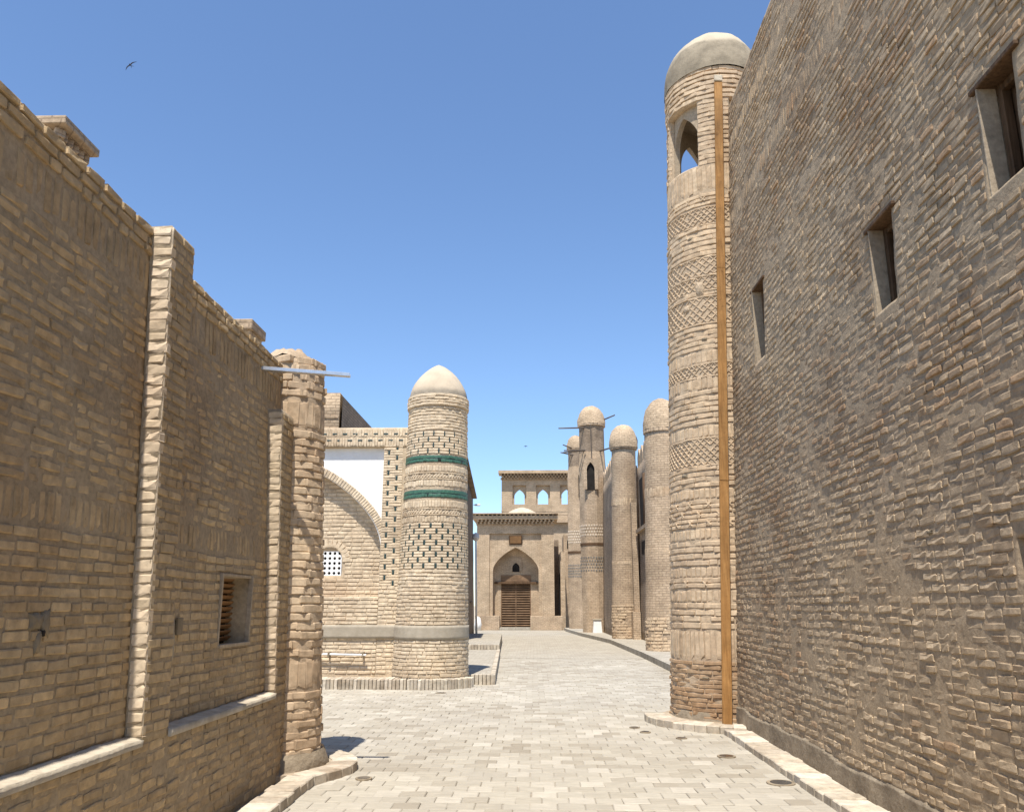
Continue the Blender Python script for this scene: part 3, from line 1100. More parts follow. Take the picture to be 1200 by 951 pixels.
# ------------------------------------------------------------------ right tower with lantern
RT = thing('brick_tower', 'tall round brick minaret tower with carved bands, arched lantern and plaster dome', 'tower', (2.86, 12.5, 0))
rcx = lambda z: 2.86 + .028 * z
rcy = lambda z: 12.5 + 0 * z
rr = lambda z: .885 - .0105 * z
rtow = cyl(rcx, rcy, rr, .86)
CR_ = 2 * math.pi * .86
ZL0, ZL1 = 8.43, 9.60     # lantern openings
vdir = math.atan2(-12.5, -3.1)          # towards the camera
angs = [vdir + math.radians(x) for x in (-44, 46, 136, 226)]
hw = math.radians(26)
holes = []
for a in angs:
    a0, a1 = (a - hw) % (2 * math.pi), (a + hw) % (2 * math.pi)
    if a0 < a1:
        holes.append((a0 * .86, a1 * .86, ZL0, ZL1))
    else:
        holes += [(a0 * .86, CR_, ZL0, ZL1), (0, a1 * .86, ZL0, ZL1)]
grid('mortar_core', rtow, 0, CR_, 0, 10.2, .06, .05, M['mortar_tower'], RT, off=-.007, amp=.004, ns=4, amp2=.003, skirt=.1,
     skirt_sides='tb', holes=holes, seed=31)
# inner shell of the lantern with pointed arches
for a in angs:
    Pf = lambda s, z, d, a=a: (rcx(z) + (rr(z) - .1 - d) * math.cos(a + s / .8), rcy(z) + (rr(z) - .1 - d) * math.sin(a + s / .8), z)
    mb = MB()
    arch_panel(mb, Pf, -.8 * math.pi / 4, .8 * math.pi / 4, -.35, .35, ZL0 - .1, 9.0, 9.48, 9.78, .09)
    mb.build('lantern_arch', M['plaster_mud'], RT)
MB().prism([(rcx(8.4) + .7 * math.cos(t), 12.5 + .7 * math.sin(t)) for t in np.linspace(0, 2 * math.pi, 24)[:-1]], 8.2, 8.42).build('lantern_floor', M['plaster_mud'], RT)
MB().prism([(rcx(9.7) + .7 * math.cos(t), 12.5 + .7 * math.sin(t)) for t in np.linspace(0, 2 * math.pi, 24)[:-1]], 9.74, 9.9).build('lantern_ceiling', M['plaster_mud'], RT)
B, BB, OR = Bricks(), Bricks(), Bricks()
tt = lambda S, Z: np.clip(.5 + .7 * (fbm(S * .7, Z * .7, 71, 3) - .5) + rng.normal(0, .15, len(S)), 0, 1)
ck = dict(pitch=.085, h=.068, L=.3, gap=.012, jl=.25, jz=.004, wob=.012, rotj=.012, tilt=.035, tone=tt)
sd = dict(w=.085, gap=.016, tone=tt)
courses(BB, rtow, 0, CR_, .05, .84, pitch=.062, h=.05, L=.33, gap=.01, jl=.3, tilt=.06, proud=lambda S, Z: rng.normal(0, .005, len(S)))
soldiers(B, rtow, 0, CR_, .85, 1.25, w=.08, gap=.016, tone=tt)
courses(B, rtow, 0, CR_, 1.26, 1.62, **ck)
for (a, b) in ((1.63, 1.80), (1.97, 2.12), (2.5, 2.66), (3.08, 3.24), (3.98, 4.17), (4.72, 4.92), (5.12, 5.32)):
    soldiers(B, rtow, 0, CR_, a, b, **sd)
for (a, b) in ((2.13, 2.49), (3.25, 3.56), (4.18, 4.71), (5.33, 5.72), (6.85, 7.38)):
    courses(B, rtow, 0, CR_, a, b, **{**ck, 'drop': .015})
for (a, b, step) in ((1.81, 1.97, .32), (2.67, 3.07, .3), (7.72, 7.93, .28)):
    courses(B, rtow, 0, CR_, a, b, **{**ck, 'L': step, 'jl': .03, 'pitch': .07, 'h': .055})
    nr = max(1, int((b - a) / .13))
    for r_ in range(nr):
        zc = a + (b - a) * (r_ + .5) / nr
        S = np.arange((r_ % 2) * step / 2, CR_, step)
        for sg in (1, -1):
            bars(OR, rtow, S, np.full(len(S), zc), .1, .02, sg * math.pi / 4, .6, .012)
# carved lattice panels: small bars crossing in diamonds
for (a, b, p, h) in ((3.58, 3.97, .05, .015), (4.93, 5.11, .045, .013), (5.76, 6.18, .062, .017), (6.3, 6.52, .055, .014), (6.55, 6.83, .062, .017), (7.4, 7.68, .05, .014)):
    nz, nsn = max(1, int(round((b - a) / p))), int(CR_ / p)
    gs, gz = np.meshgrid((np.arange(nsn) + .5) * CR_ / nsn, a + (np.arange(nz) + .5) * (b - a) / nz)
    gs, gz = gs.ravel(), gz.ravel()
    chk = ((np.arange(len(gs)) % nsn) + (np.arange(len(gs)) // nsn)) % 2
    keep = rng.random(len(gs)) > .06
    bars(OR, rtow, gs[keep], gz[keep], p * 1.25, h, np.where(chk[keep] == 1, math.pi / 4, -math.pi / 4), .55, .003)
    for z in (a - .016, b + .008):
        courses(B, rtow, 0, CR_, z - .012, z + .014, pitch=.026, h=.024, L=.3, gap=.008, tone=tt)
courses(B, rtow, 0, CR_, 6.2, 6.28, pitch=.08, h=.06, L=.14, gap=.01, tone=tt)
soldiers(B, rtow, 0, CR_, 7.94, 8.42, w=.085, gap=.015, tone=tt)
courses(B, rtow, 0, CR_, 8.43, 9.6, holes=[(a - .01, b + .01, c, d) for a, b, c, d in holes], **{**ck, 'pitch': .082, 'L': .28})
courses(B, rtow, 0, CR_, 9.6, 10.1, proud=lambda S, Z: (Z - 9.5) * .06, **{**ck, 'tone': lambda S, Z: tt(S, Z) + .15})
soldiers(B, rtow, 0, CR_, 10.105, 10.19, w=.13, gap=.01, proud=.02)
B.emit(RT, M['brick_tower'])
BB.emit(RT, M['brick_base'], pick=60)
OR.emit(RT, M['brick_tower'], name='carved_bar', rest='carved_lattice', pick=0)
for k, (s_, z_, w_, h_) in enumerate(((3.55, 6.33, .17, .26), (3.3, 6.05, .14, .12), (3.42, 4.3, .12, .05), (3.2, 3.45, .14, .06), (3.6, 5.5, .1, .05), (3.5, .62, .12, .03), (3.4, 7.2, .12, .05))):
    patch('missing_brick', rtow, s_, z_, w_, h_, M['mortar_tower'] if k < 2 else M['cement_dark'], RT, 80 + k, .008, .5)
drad = lambda z: .825 * np.sqrt(np.clip(1 - np.clip(z, 0, .999) ** 2.3, 0, 1))
dome = lambda s, z: np.stack([rcx(10.5) + drad(z) * np.cos(s), 12.5 + drad(z) * np.sin(s), 10.17 + .02 * np.sin(s * 3) * (1 - z) + 1.06 * z], 1)
dm = grid('dome', dome, 0, 2 * math.pi, 0, .998, .12, .05, None, RT, amp=.02, ns=2.5, skirt=0, seed=41)


def two_tone(name, cdark, clight, z0, z1, amp=.25):
    """plaster: older grey lower coat and a paler patched top coat with a wavy border"""
    m, nt, b = nmat(name)
    pos = N(nt, 'ShaderNodeNewGeometry').outputs['Position']
    sep = N(nt, 'ShaderNodeSeparateXYZ')
    nt.links.new(pos, sep.inputs[0])
    ad = N(nt, 'ShaderNodeMath', operation='MULTIPLY_ADD')
    nt.links.new(noise(nt, pos, 2.2, 5, .6), ad.inputs[0])
    ad.inputs[1].default_value = amp
    nt.links.new(sep.outputs[2], ad.inputs[2])
    f = gray(nt, ad.outputs[0], 0, 1, z0 + amp / 2, z1 + amp / 2)
    a = ramp(nt, noise(nt, pos, 3.2, 6, .7), [(.32, tuple(c * .5 for c in cdark)), (.68, cdark)])
    c = ramp(nt, noise(nt, pos, 2.6, 5), [(.32, tuple(x * .78 for x in clight)), (.68, clight)])
    nt.links.new(mix(nt, f, a, c), b.inputs['Base Color'])
    bump(nt, b, noise(nt, pos, 16, 6, .7), .5, .012)
    return m


dm.data.materials.append(two_tone('dome_two_tone', (.36, .30, .215), (.50, .425, .31), 10.72, 10.8))
# the ledge round the tower foot and along the tall wall
kr = kerb('brick_kerb', 'pale curved brick kerb round the foot of the tall minaret tower', arc(2.86, 12.3, 1.3, 172, 262, 14)[::1], .3, .09, M['kerb'], (2.2, 11.6, 0), plen=.16)
MB().prism([(x, y) for x, y in arc(2.86, 12.3, 1.06, 0, 360, 32)[:-1]], -.04, .066).build('kerb_fill', M['plaster_mud'], kr)
kerb('brick_kerb', 'straight brick kerb strip along the foot of the tall weathered wall', [(2.40, 11.05), (2.40, 1.0)], .3, .07, M['kerb'], (2.5, 6, 0), plen=.2)
grid('footing', lambda s, z: np.stack([2.86 + (.93 - .3 * z) * np.cos(s), 12.5 + (.93 - .3 * z) * np.sin(s), z], 1), 0, 2 * math.pi, .02, .17, .1, .03,
     M['cement_warm'], RT, amp=.04, ns=5, amp2=.01, skirt=0, seed=44)
# the long timber beside the tower
q0, q1 = np.array([2.53, 11.45, .06]), np.array([3.02, 11.58, 9.78])
ax = (q1 - q0) / np.linalg.norm(q1 - q0)
pl = MB()
nseg = 3
plank = thing('timber_plank', 'long orange timber plank standing upright in the corner between minaret tower and tall wall', 'plank', tuple(q0))
for k in range(nseg):
    a, b = q0 + (q1 - q0) * k / nseg, q0 + (q1 - q0) * (k + 1) / nseg
    off = np.array([0, -.004 * (k % 2), 0])
    MB().obox((a + b) / 2 + off, ax, (1, 0, 0), (np.linalg.norm(b - a) - .004, .125, .045), .004).build('board', M['wood_plank'], plank)
MB().obox(q1 + np.array([.0, -.01, .06]), ax, (1, 0, 0), (.11, .13, .05), .01).build('cap', M['sill'], plank)

# ------------------------------------------------------------------ gateway on the left with tiled tower
CF_ = thing('brick_gateway', 'pale brick gateway front with white spandrel, pointed arch niche and dark tile dots', 'gateway', (-4.6, 17.3, 0))
YF = 17.3
fac = lambda s, z: np.stack([s, YF + .012 * z, z + 0 * s], 1)
facn = lambda s, z: np.stack([s, YF + .30 + .012 * z, z + 0 * s], 1)
XA, HA = -4.67, 1.42                     # arch centre and half span
XL, XRt = -7.6, -2.5
X_in = XA + HA                            # right jamb
# niche back wall
grid('mortar_core', facn, XA - HA - .1, X_in + .1, 0, 4.6, .1, .1, M['mortar_pale'], CF_, off=-.01, amp=.004, skirt=.3, seed=51,
     holes=[(-4.66, -4.12, 2.2, 2.72)])
courseP = dict(pitch=.083, h=.06, L=.25, gap=.012, jl=.2, wob=.01)
B, G, TE = Bricks(), Bricks(), Bricks()
pt = lambda S, Z: np.clip(.5 + .7 * (fbm(S * .7, Z * .9, 171, 3) - .5) + rng.normal(0, .14, len(S)), 0, 1)
courses(B, facn, XA - HA, X_in, .22, 4.4, tone=pt, lim=lambda z: (XA - HA * min(1, max(.03, (1 - max(0, (z - 2.8) / 1.56) ** 1.8) ** .9)), XA + HA * min(1, max(.03, (1 - max(0, (z - 2.8) / 1.56) ** 1.8) ** .9))),
        holes=[(-4.72, -4.06, 2.16, 2.86)], **courseP)
# flush lower wall under the niche
grid('mortar_core', fac, XA - HA - .01, X_in + .01, 0, 1.76, .1, .1, M['mortar_pale'], CF_, off=-.012, amp=.004, skirt=.3, seed=57)
courses(B, fac, XA - HA, X_in, .22, 1.76, tone=pt, **courseP)
# strips left and right of the arch
for (a, b) in ((X_in, XRt), (XL, XA - HA)):
    grid('mortar_core', fac, a, b, 0, 5.36, .1, .1, M['mortar_pale'], CF_, off=-.01, amp=.004, skirt=.45, seed=52)
    courses(B, fac, a, b, .22, 1.98, tone=pt, **courseP)
    zr = 1.98
    k = 0
    w = min(.4, b - a)
    a2 = a if a > -4 else b - .4
    while zr < 4.9:
        xh = a2 + (.11 if k % 2 else .29)
        for dz in (.027, .082):
            courses(B, fac, a2, xh - .03, zr + dz - .026, zr + dz + .026, pitch=.052, h=.043, L=.4, gap=.01, jl=.02, tone=pt, tilt=.01)
            courses(B, fac, xh + .03, a2 + .42, zr + dz - .026, zr + dz + .026, pitch=.052, h=.043, L=.4, gap=.01, jl=.02, tone=pt, tilt=.01)
        bars(G, fac, [xh], [zr + .055], .045, .1, 0, .5, -.003)
        zr += .111
        k += 1
    if a < -4:
        courses(B, fac, a, a2, 1.98, 4.9, tone=pt, **courseP)
# white spandrel with pointed arch
mb = MB()
Pf = lambda s, z, d: (s, YF + .115 + .012 * z + d, z)
arch_panel(mb, Pf, XA - HA - .02, X_in + .02, XA - HA + .02, X_in - .02, 1.7, 2.8, 4.36, 4.95, .2, n=36, back=False)
mb.build('spandrel', M['plaster_white'], CF_)
# brick ring following the arch
th = np.linspace(-.995, .995, 74)
th = np.sign(th) * (1 - (1 - np.abs(th)) ** 1.6)
hx = lambda x: arch_h(x, 2.8, 4.36)
SX = XA + HA * th
SZ = hx(th)
dth = 1e-3
tx = HA * 2 * dth * np.ones_like(th)
tz = hx(np.clip(th + dth, -1, 1)) - hx(np.clip(th - dth, -1, 1))
ang = np.arctan2(tz, tx)
cx_ = SX - np.sin(ang) * .085
cz_ = SZ + np.cos(ang) * .085
p, t, u, n = frame(lambda s, z: np.stack([s, YF + .09 + .012 * z, z], 1), cx_, cz_)
sp_ = np.gradient(np.concatenate([[0], np.cumsum(np.hypot(np.diff(SX), np.diff(SZ)))]))
RB = Bricks()
RB.add(p, t, u, n, np.clip(sp_, .03, .2) - .012, .17, np.clip(.6 + rng.normal(0, .12, len(th)), 0, 1), rng.normal(0, .002, len(th)), rot=ang)
zj = np.arange(1.8, 2.8, .083)
for sx in (X_in + .0, XA - HA):
    pj = frame(lambda s, z: np.stack([s, YF + .09 + .012 * z, z], 1), np.full(len(zj), sx + (.06 if sx > XA else -.06)), zj)
    RB.add(*pj[:1], pj[1], pj[2], pj[3], .15, .062, np.clip(.55 + rng.normal(0, .15, len(zj)), 0, 1), 0)
RB.emit(CF_, M['brick_pale'], name='arch_brick', rest='arch_ring', pick=60)
# top band: upright bricks with two rows of dark headers
grid('mortar_band', lambda s, z: np.stack([s, YF - .006 + .012 * z, z], 1), XL, XRt, 4.93, 5.37, .1, .1, M['mortar_pale'], CF_, off=-.008, skirt=.5, seed=53)
band = lambda s, z: np.stack([s, YF - .006 + .012 * z, z], 1)
soldiers(B, band, XL, XRt, 4.94, 5.15, w=.06, gap=.01, tone=pt)
soldiers(B, band, XL, XRt, 5.155, 5.37, w=.06, gap=.01, tone=pt)
S = np.arange(XL + .1, XRt - .15, .225)
bars(G, band, S, np.full(len(S), 5.23), .1, .036, 0, .5, .004)
bars(G, band, S + .112, np.full(len(S), 5.085), .1, .036, 0, .5, .004)
B.emit(CF_, M['brick_pale'], pick=240)
G.emit(CF_, M['darkgreen'], name='dark_tile', rest='dark_tiles', pick=60, templ=TEMPL_NEAT)
MB().box(XL, XRt, YF + .62, 18.1, 0, 5.3).build('wall_mass', M['mortar_pale'], CF_)
# pierced white window screen
zc0, zw1, hwid = 2.2, 2.78, .26
mb = MB()
cell = .104
xc = -4.39
nx, nz = 5, 6
for j in range(nz):
    for i in range(nx):
        cx0 = xc + (i - nx / 2 + .5) * cell
        cz0 = zc0 + (j + .5) * cell
        if cz0 > arch_h((cx0 - xc) / .32, 2.55, 2.86) - .03:
            continue
        hole_here = (i + j) % 1 == 0
        r_ = .033
        O = [(cx0 + r_ * math.cos(math.pi / 4 * (k + .5)), cz0 + r_ * math.sin(math.pi / 4 * (k + .5))) for k in range(8)]
        h2 = cell / 2
        Q = [(cx0 + h2, cz0 + h2), (cx0 - h2, cz0 + h2), (cx0 - h2, cz0 - h2), (cx0 + h2, cz0 - h2)]
        yy = YF + .31 + .04
        V = [(x, yy, z) for x, z in O] + [(x, yy, z) for x, z in Q] + [(x, yy + .05, z) for x, z in O]
        F = [(0, 8, 1), (1, 8, 9, 2), (2, 9, 3), (3, 9, 10, 4), (4, 10, 5), (5, 10, 11, 6), (6, 11, 7), (7, 11, 8, 0)]
        F = [f[::-1] for f in F] if False else F
        F += [(k, (k + 1) % 8, 12 + (k + 1) % 8, 12 + k) for k in range(8)]
        mb.add(V, F)
scr = mb.build('window_screen', M['plaster_white'], CF_)
MB().box(-4.72, -4.06, YF + .44, YF + .46, 2.15, 2.9).build('backing', M['dark'], scr)
ang = np.linspace(math.radians(5), math.radians(175), 13)
AB = Bricks()
pj = frame(facn, xc + .36 * np.cos(ang), 2.5 + .38 * np.sin(ang))
AB.add(pj[0], pj[1], pj[2], pj[3], .085, .17, np.clip(.55 + rng.normal(0, .15, 13), 0, 1), .01, rot=ang - math.pi / 2)
AB.emit(CF_, M['brick_pale'], name='arch_brick', pick=20)
# cement band
grid('cement_band', lambda s, z: np.stack([s, YF - .01 + 0 * s, z], 1), XL, XRt, .92, 1.19, .1, .05, M['cement'], CF_, off=.012, amp=.004, skirt=.2, seed=55)
tg = MB().tube([(-4.6, 17.22, .62), (-3.43, 17.2, .6)], .022, 8).build('pipe', M['white_paint'])
tag(tg, 'thin white pipe lying along the gateway front above its kerb', 'pipe')
for xx in (-4.2, -3.5):
    MB().box(xx - .02, xx + .02, 17.18, 17.31, .56, .66, .004).build('pipe_clip', M['cement_dark'], tg)
kg = kerb('brick_kerb', 'high kerb of upright bricks under the pale gateway front and tiled tower', [(-7.6, 16.5), (-2.5, 16.5)] + arc(-2.14, 17.42, .98, -112, -18, 10), .5, .19, M['kerb'], (-4, 16.6, 0), plen=.075, gap=.01)
MB().box(-7.6, -1.75, 16.9, 17.6, -.03, .17).build('kerb_fill', M['plaster_mud'], kg)

# the tiled tower
CT = thing('tiled_tower', 'round pale brick tower with two teal tile bands, dark tile dots and plaster dome', 'tower', (-2.13, 17.4, 0))
ccx = lambda z: -2.135 + .008 * z
ccr = lambda z: .785 - .0255 * z
ctow_ = cyl(ccx, lambda z: 17.4 + 0 * z, ccr, .76)
zup = lambda z: np.where(z > 1.6, 1.6 + (z - 1.6) * 1.035, z)
ctow = lambda s, z: ctow_(s, zup(z))
CC = 2 * math.pi * .76
grid('mortar_core', ctow, 0, CC, .1, 5.78, .08, .08, M['mortar_pale'], CT, off=-.012, amp=.004, skirt=.1, skirt_sides='tb', seed=61)
B, G, TE = Bricks(), Bricks(), Bricks()
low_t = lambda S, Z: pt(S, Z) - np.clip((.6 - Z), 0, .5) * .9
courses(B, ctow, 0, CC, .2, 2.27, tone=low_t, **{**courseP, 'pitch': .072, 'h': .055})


def checker(z0, z1, pz, step):
    k = 0
    z = z0
    while z < z1 - pz * .5:
        nn = int(CC / step)
        st = CC / nn
        S = (np.arange(nn) + (.5 if k % 2 else 0)) * st
        for dz in (.25, .75):
            pp = frame(ctow, S + st / 2, np.full(nn, z + pz * dz))
            B.add(*pp, st - .065, pz * .5 - .014, pt(S, np.full(nn, z)), rng.normal(0, .002, nn))
        pp = frame(ctow, S, np.full(nn, z + pz * .5))
        G.add(*pp, .046, pz - .018, .5 + rng.normal(0, .15, nn), -.003)
        z += pz
        k += 1


checker(2.28, 3.17, .112, .265)
checker(4.57, 5.05, .119, .265)
sdp = dict(w=.07, gap=.014, tone=pt)
for (a, b) in ((3.18, 3.32), (3.47, 3.63), (3.9, 4.04), (4.2, 4.34)):
    soldiers(B, ctow, 0, CC, a, b, **sdp)
for (a, b) in ((3.33, 3.46), (4.05, 4.19)):
    nn = int(CC / .075)
    S = np.arange(nn) * CC / nn
    bars(B, ctow, S, np.full(nn, (a + b) / 2), .11, .04, .75, .45, 0)
    for z in (a + .008, b - .008):
        courses(B, ctow, 0, CC, z - .014, z + .014, pitch=.028, h=.02, L=.3, gap=.01, tone=pt)
for (a, b) in ((3.68, 3.84), (4.4, 4.54)):
    grid('glaze_bed', ctow, 0, CC, a, b, .1, .1, M['darkgreen'], CT, off=-.004, skirt=.02, skirt_sides='tb')
    soldiers(TE, ctow, 0, CC, a, (a + b) / 2, w=.09, gap=.006, tilt=.01, jh=.0)
    soldiers(TE, ctow, 0, CC, (a + b) / 2, b, w=.09, gap=.006, tilt=.01, jh=.0)
courses(B, ctow, 0, CC, 5.06, 5.58, tone=pt, **{**courseP, 'pitch': .065, 'h': .05})
rim = lambda s, z: np.stack([ccx(z) + (ccr(z) + .03) * np.cos(s / .76), 17.4 + (ccr(z) + .03) * np.sin(s / .76), zup(z)], 1)
grid('rim_core', rim, 0, CC, 5.58, 5.84, .1, .07, M['mortar_pale'], CT, off=-.012, skirt=.1, skirt_sides='tb', seed=62)
courses(B, rim, 0, CC, 5.585, 5.84, tone=pt, **{**courseP, 'pitch': .065, 'h': .05})
B.emit(CT, M['brick_pale'], pick=200)
G.emit(CT, M['darkgreen'], name='dark_tile', rest='dark_tiles', pick=50, templ=TEMPL_NEAT)
TE.emit(CT, M['teal'], name='teal_tile', rest='teal_tiles', pick=50, templ=TEMPL_NEAT)
grid('cement_band', ctow, 0, CC, .92, 1.19, .1, .05, M['cement'], CT, off=.02, amp=.004, skirt=.03, skirt_sides='tb', seed=63)
drc = lambda z: .64 * np.clip(1 - np.clip(z, 0, .999) ** 1.75, 0, 1) ** .72
dom = lambda s, z: np.stack([-2.09 + drc(z) * np.cos(s), 17.4 + drc(z) * np.sin(s), 5.965 + .83 * z], 1)
dm = grid('dome', dom, 0, 2 * math.pi, 0, .998, .15, .06, None, CT, amp=.015, ns=2.5, skirt=0, seed=64)
dm.data.materials.append(two_tone('dome_pale_two_tone', (.40, .34, .26), (.54, .445, .325), 6.05, 6.15, .2))

# stepped brick platform beside the tiled tower
PL = thing('brick_platform', 'low stepped brick platform with upright brick edging beside the tiled tower', 'platform', (-1.2, 22, 0))
MB().prism([(-1.75, 17.62), (-.84, 17.62), (-1.14, 27.3), (-2.5, 27.3)], -.04, .19).build('lower_step', M['paver_far'], PL)
MB().prism([(-2.5, 27.3), (-1.14, 27.3), (-1.45, 37.8), (-3.1, 37.8)], -.04, .33).build('upper_step', M['paver_far'], PL)


def edging(path, z0, z1, plen=.075, w=.1, par=PL):
    P = np.array(path, float)
    L_ = np.linalg.norm(P[1] - P[0])
    d = (P[1] - P[0]) / L_
    nrm = np.array([-d[1], d[0]])
    nn = int(L_ / plen)
    for k in range(nn):
        c = P[0] + d * (k + .5) * L_ / nn + nrm * (w / 2)
        V = MB().obox((c[0], c[1], (z0 + z1) / 2 + .002), (d[0], d[1], 0), (nrm[0], nrm[1], 0), (L_ / nn - .012, w, z1 - z0), .006)
        me = mkmesh('edging_brick', np.array(V.V) - wloc(par), V.F, tone=np.full(len(V.V), random.random() * .8), smooth=False)
        link('edging_brick', me, M['kerb'], par)


edging([(-1.72, 17.52), (-.83, 17.52)], -.03, .2)
edging([(-.81, 17.55), (-1.11, 27.3)], -.03, .2, plen=.13)
edging([(-2.45, 27.2), (-1.12, 27.2)], .19, .345, plen=.1)

# long side wall running back from the gateway
SW = thing('brick_wall', 'long shaded brick side wall running back behind the tiled tower', 'wall', (-3, 32, 0))
P0, P1 = np.array([-2.62, 30.0]), np.array([-3.22, 45.0])
D_ = (P1 - P0) / np.linalg.norm(P1 - P0)
LS = np.linalg.norm(P1 - P0)
sw = lambda s, z: np.stack([P0[0] + D_[0] * s - .02 * z, P0[1] + D_[1] * s, z], 1)
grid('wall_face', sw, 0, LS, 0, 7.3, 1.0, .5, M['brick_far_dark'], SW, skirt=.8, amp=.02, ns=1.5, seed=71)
cap = MB()
for k in range(40):
    s = LS * (k + .5) / 40
    cap.obox((P0[0] + D_[0] * s - .3, P0[1] + D_[1] * s, 7.34), (D_[0], D_[1], 0), (-D_[1], D_[0], 0), (LS / 40 - .01, .75, .08), .01)
cap.build('coping', M['brick_far_dark'], SW)
for s in (6.0, 11.0):
    z = 1.7
    MB().obox((P0[0] + D_[0] * s + .0, P0[1] + D_[1] * s, z), (D_[0], D_[1], 0), (0, 0, 1), (2.8, .08, .06), .01).build('ledge', M['brick_far_dark'], SW)

# small pole lamp by the end of the side wall
PO = thing('pole', 'slim white pole with small round lamp head at the end of the side wall', 'lamp post', (-3.02, 43.9, 0))
MB().tube([(-3.02, 43.9, 0), (-3.1, 43.9, 4.95)], [.06, .045], 10).build('shaft', M['white_paint'], PO, True)
MB().tube([(-3.1, 43.9, 4.9), (-3.1, 43.9, 4.97), (-3.1, 43.9, 5.1), (-3.1, 43.9, 5.28), (-3.1, 43.9, 5.34)], [.06, .15, .2, .15, .03], 12).build('lamp_head', M['white_paint'], PO, True)
cm = MB().obox((-3.1, 44.95, 6.95), (1, .2, 0), (0, 1, 0), (.3, .12, .1), .02).build('wall_camera', M['white_paint'])
tag(cm, 'tiny white camera on a bracket at the top corner of the side wall', 'camera')
MB().tube([(-3.32, 44.9, 6.95), (-3.05, 44.95, 6.95)], .025, 6).build('bracket', M['steel'], cm)
bg_ = MB().tube([(-3.62, 53.7, 0), (-3.6, 53.7, .35), (-3.62, 53.68, .75), (-3.66, 53.7, .85)], [.2, .24, .17, .04], 12).build('sack', M['white_paint'], None, True)
tag(bg_, 'small white sack standing at the left foot of the far portal', 'sack')

# brick block rising behind the gateway
BK = thing('brick_pylon', 'plain grey-brown brick pylon rising behind the white spandrel gateway', 'building', (-6, 22, 0))
bkf = lambda s, z: np.stack([s, 20.0 + 0 * s, z], 1)
grid('front_wall', bkf, -8.2, -4.93, 0, 6.86, .5, .5, M['brick_far'], BK, skirt=.3)
bks = lambda s, z: np.stack([-4.93 + 0 * s, s, z], 1)
grid('side_wall', bks, 20.03, 27.5, 0, 6.85, .5, .5, M['brick_far_dark'], BK, skirt=.0)  # same brick as the front, its shade painted in by the darker copy
MB().box(-8.2, -4.96, 20.1, 27.5, 6.7, 6.85).build('roof', M['plaster_mud'], BK)
for k in range(5):
    MB().box(-8.2, -4.94, 19.975, 20.02, 6.2 - k * .3, 6.25 - k * .3).build('string_course', M['brick_far'], BK)
# things behind the low wall
TU = thing('brick_turret', 'corbelled square brick turret rising above the low shaded wall', 'turret', (-6.3, 9.3, 0))
MB().box(-7.0, -6.02, 9.05, 9.45, 0, 7.02).build('shaft', M['brick_far2'], TU)
for k in range(3):
    z = 7.02 + k * .13
    o_ = .06 + k * .055
    for i in range(9):
        x = -7.0 - o_ + .06 + i * (.98 + 2 * o_ - .12) / 8
        MB().obox((x, 9.05 - o_ / 2, z + .055), (.7, .7, 0), (-.7, .7, 0), (.085, .085, .11), .006).build('corbel', M['brick_far2'], TU)
    for i in range(6):
        y = 9.05 - o_ + .05 + i * (.40 + 2 * o_ - .1) / 5
        MB().obox((-6.02 + o_ / 2, y, z + .055), (.7, .7, 0), (-.7, .7, 0), (.085, .085, .11), .006).build('corbel', M['brick_far2'], TU)
    MB().box(-7.0 - o_, -6.02 + o_ * .8, 9.05 - o_ * .8, 9.45 + o_ * .8, z + .111, z + .13).build('shelf', M['brick_far2'], TU)
MB().box(-7.25, -5.79, 8.82, 9.64, 7.411, 7.52, .01).build('cap', M['brick_far2'], TU)
CH = thing('chimney', 'small square brick chimney stub peeping over the low shaded wall', 'chimney', (-4.2, 10.9, 0))
MB().box(-4.55, -3.97, 10.75, 11.25, 0, 5.35).build('shaft', M['brick_far2'], CH)
MB().box(-4.6, -3.93, 10.7, 11.3, 5.352, 5.5, .01).build('cap', M['brick_far2'], CH)

# ------------------------------------------------------------------ far portal
PT = thing('brick_portal', 'square brick portal with corbelled cornice, pointed arch and louvred wooden door', 'portal', (-1.22, 54.2, 0))
YP = 54.2
A_, B_ = -3.76, 1.32
XC = (A_ + B_) / 2 + .02
# outer frame (proud) and inner face with arch
fr = MB()
fr.box(A_, -2.93, YP, YP + 2.5, .9, 6.72)
fr.box(.50, B_, YP, YP + 2.5, .9, 6.72)
fr.box(-2.93, .50, YP, YP + 2.5, 6.15, 6.72)
fr.build('portal_frame', M['brick_far'], PT)
mb = MB()
Pp = lambda s, z, d: (s, YP + .14 + d, z)
arch_panel(mb, Pp, -2.93, .5, XC - 1.5, XC + 1.5, .9, 3.75, 5.25, 6.15, .75, n=24, back=False)
mb.build('arch_face', M['brick_far'], PT)
mb = MB()
mb.box(XC - 1.6, XC - 1.0, YP + .88, YP + 1.4, .0, 5.4)
mb.box(XC + 1.0, XC + 1.6, YP + .88, YP + 1.4, .0, 5.4)
mb.box(XC - 1.0, XC + 1.0, YP + .88, YP + 1.4, 2.95, 5.4)
mb.build('niche_wall', M['brick_far'], PT)
ln = MB().box(XC - 1.42, XC + 1.42, YP + .70, YP + .879, 2.93, 3.06, .01).build('lintel', M['wood_old'], PT)
MB().box(XC - 1.0, XC + 1.0, YP + .84, YP + .879, 3.08, 3.5, .01).build('panel', M['wood_door'], PT)
ni = MB()
Pn = lambda s, z, d: (s, YP + .80 + d, z)
arch_panel(ni, Pn, XC - .38, XC + .38, XC - .24, XC + .24, 3.72, 4.0, 4.3, 4.62, .1, n=10, back=False)
nw = ni.build('niche', M['brick_far2'], PT)
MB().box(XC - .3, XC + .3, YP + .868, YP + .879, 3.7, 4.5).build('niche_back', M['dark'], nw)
dr = MB().box(XC - .98, XC + .98, YP + .98, YP + 1.02, .16, 2.93).build('door', M['wood_old'], PT)
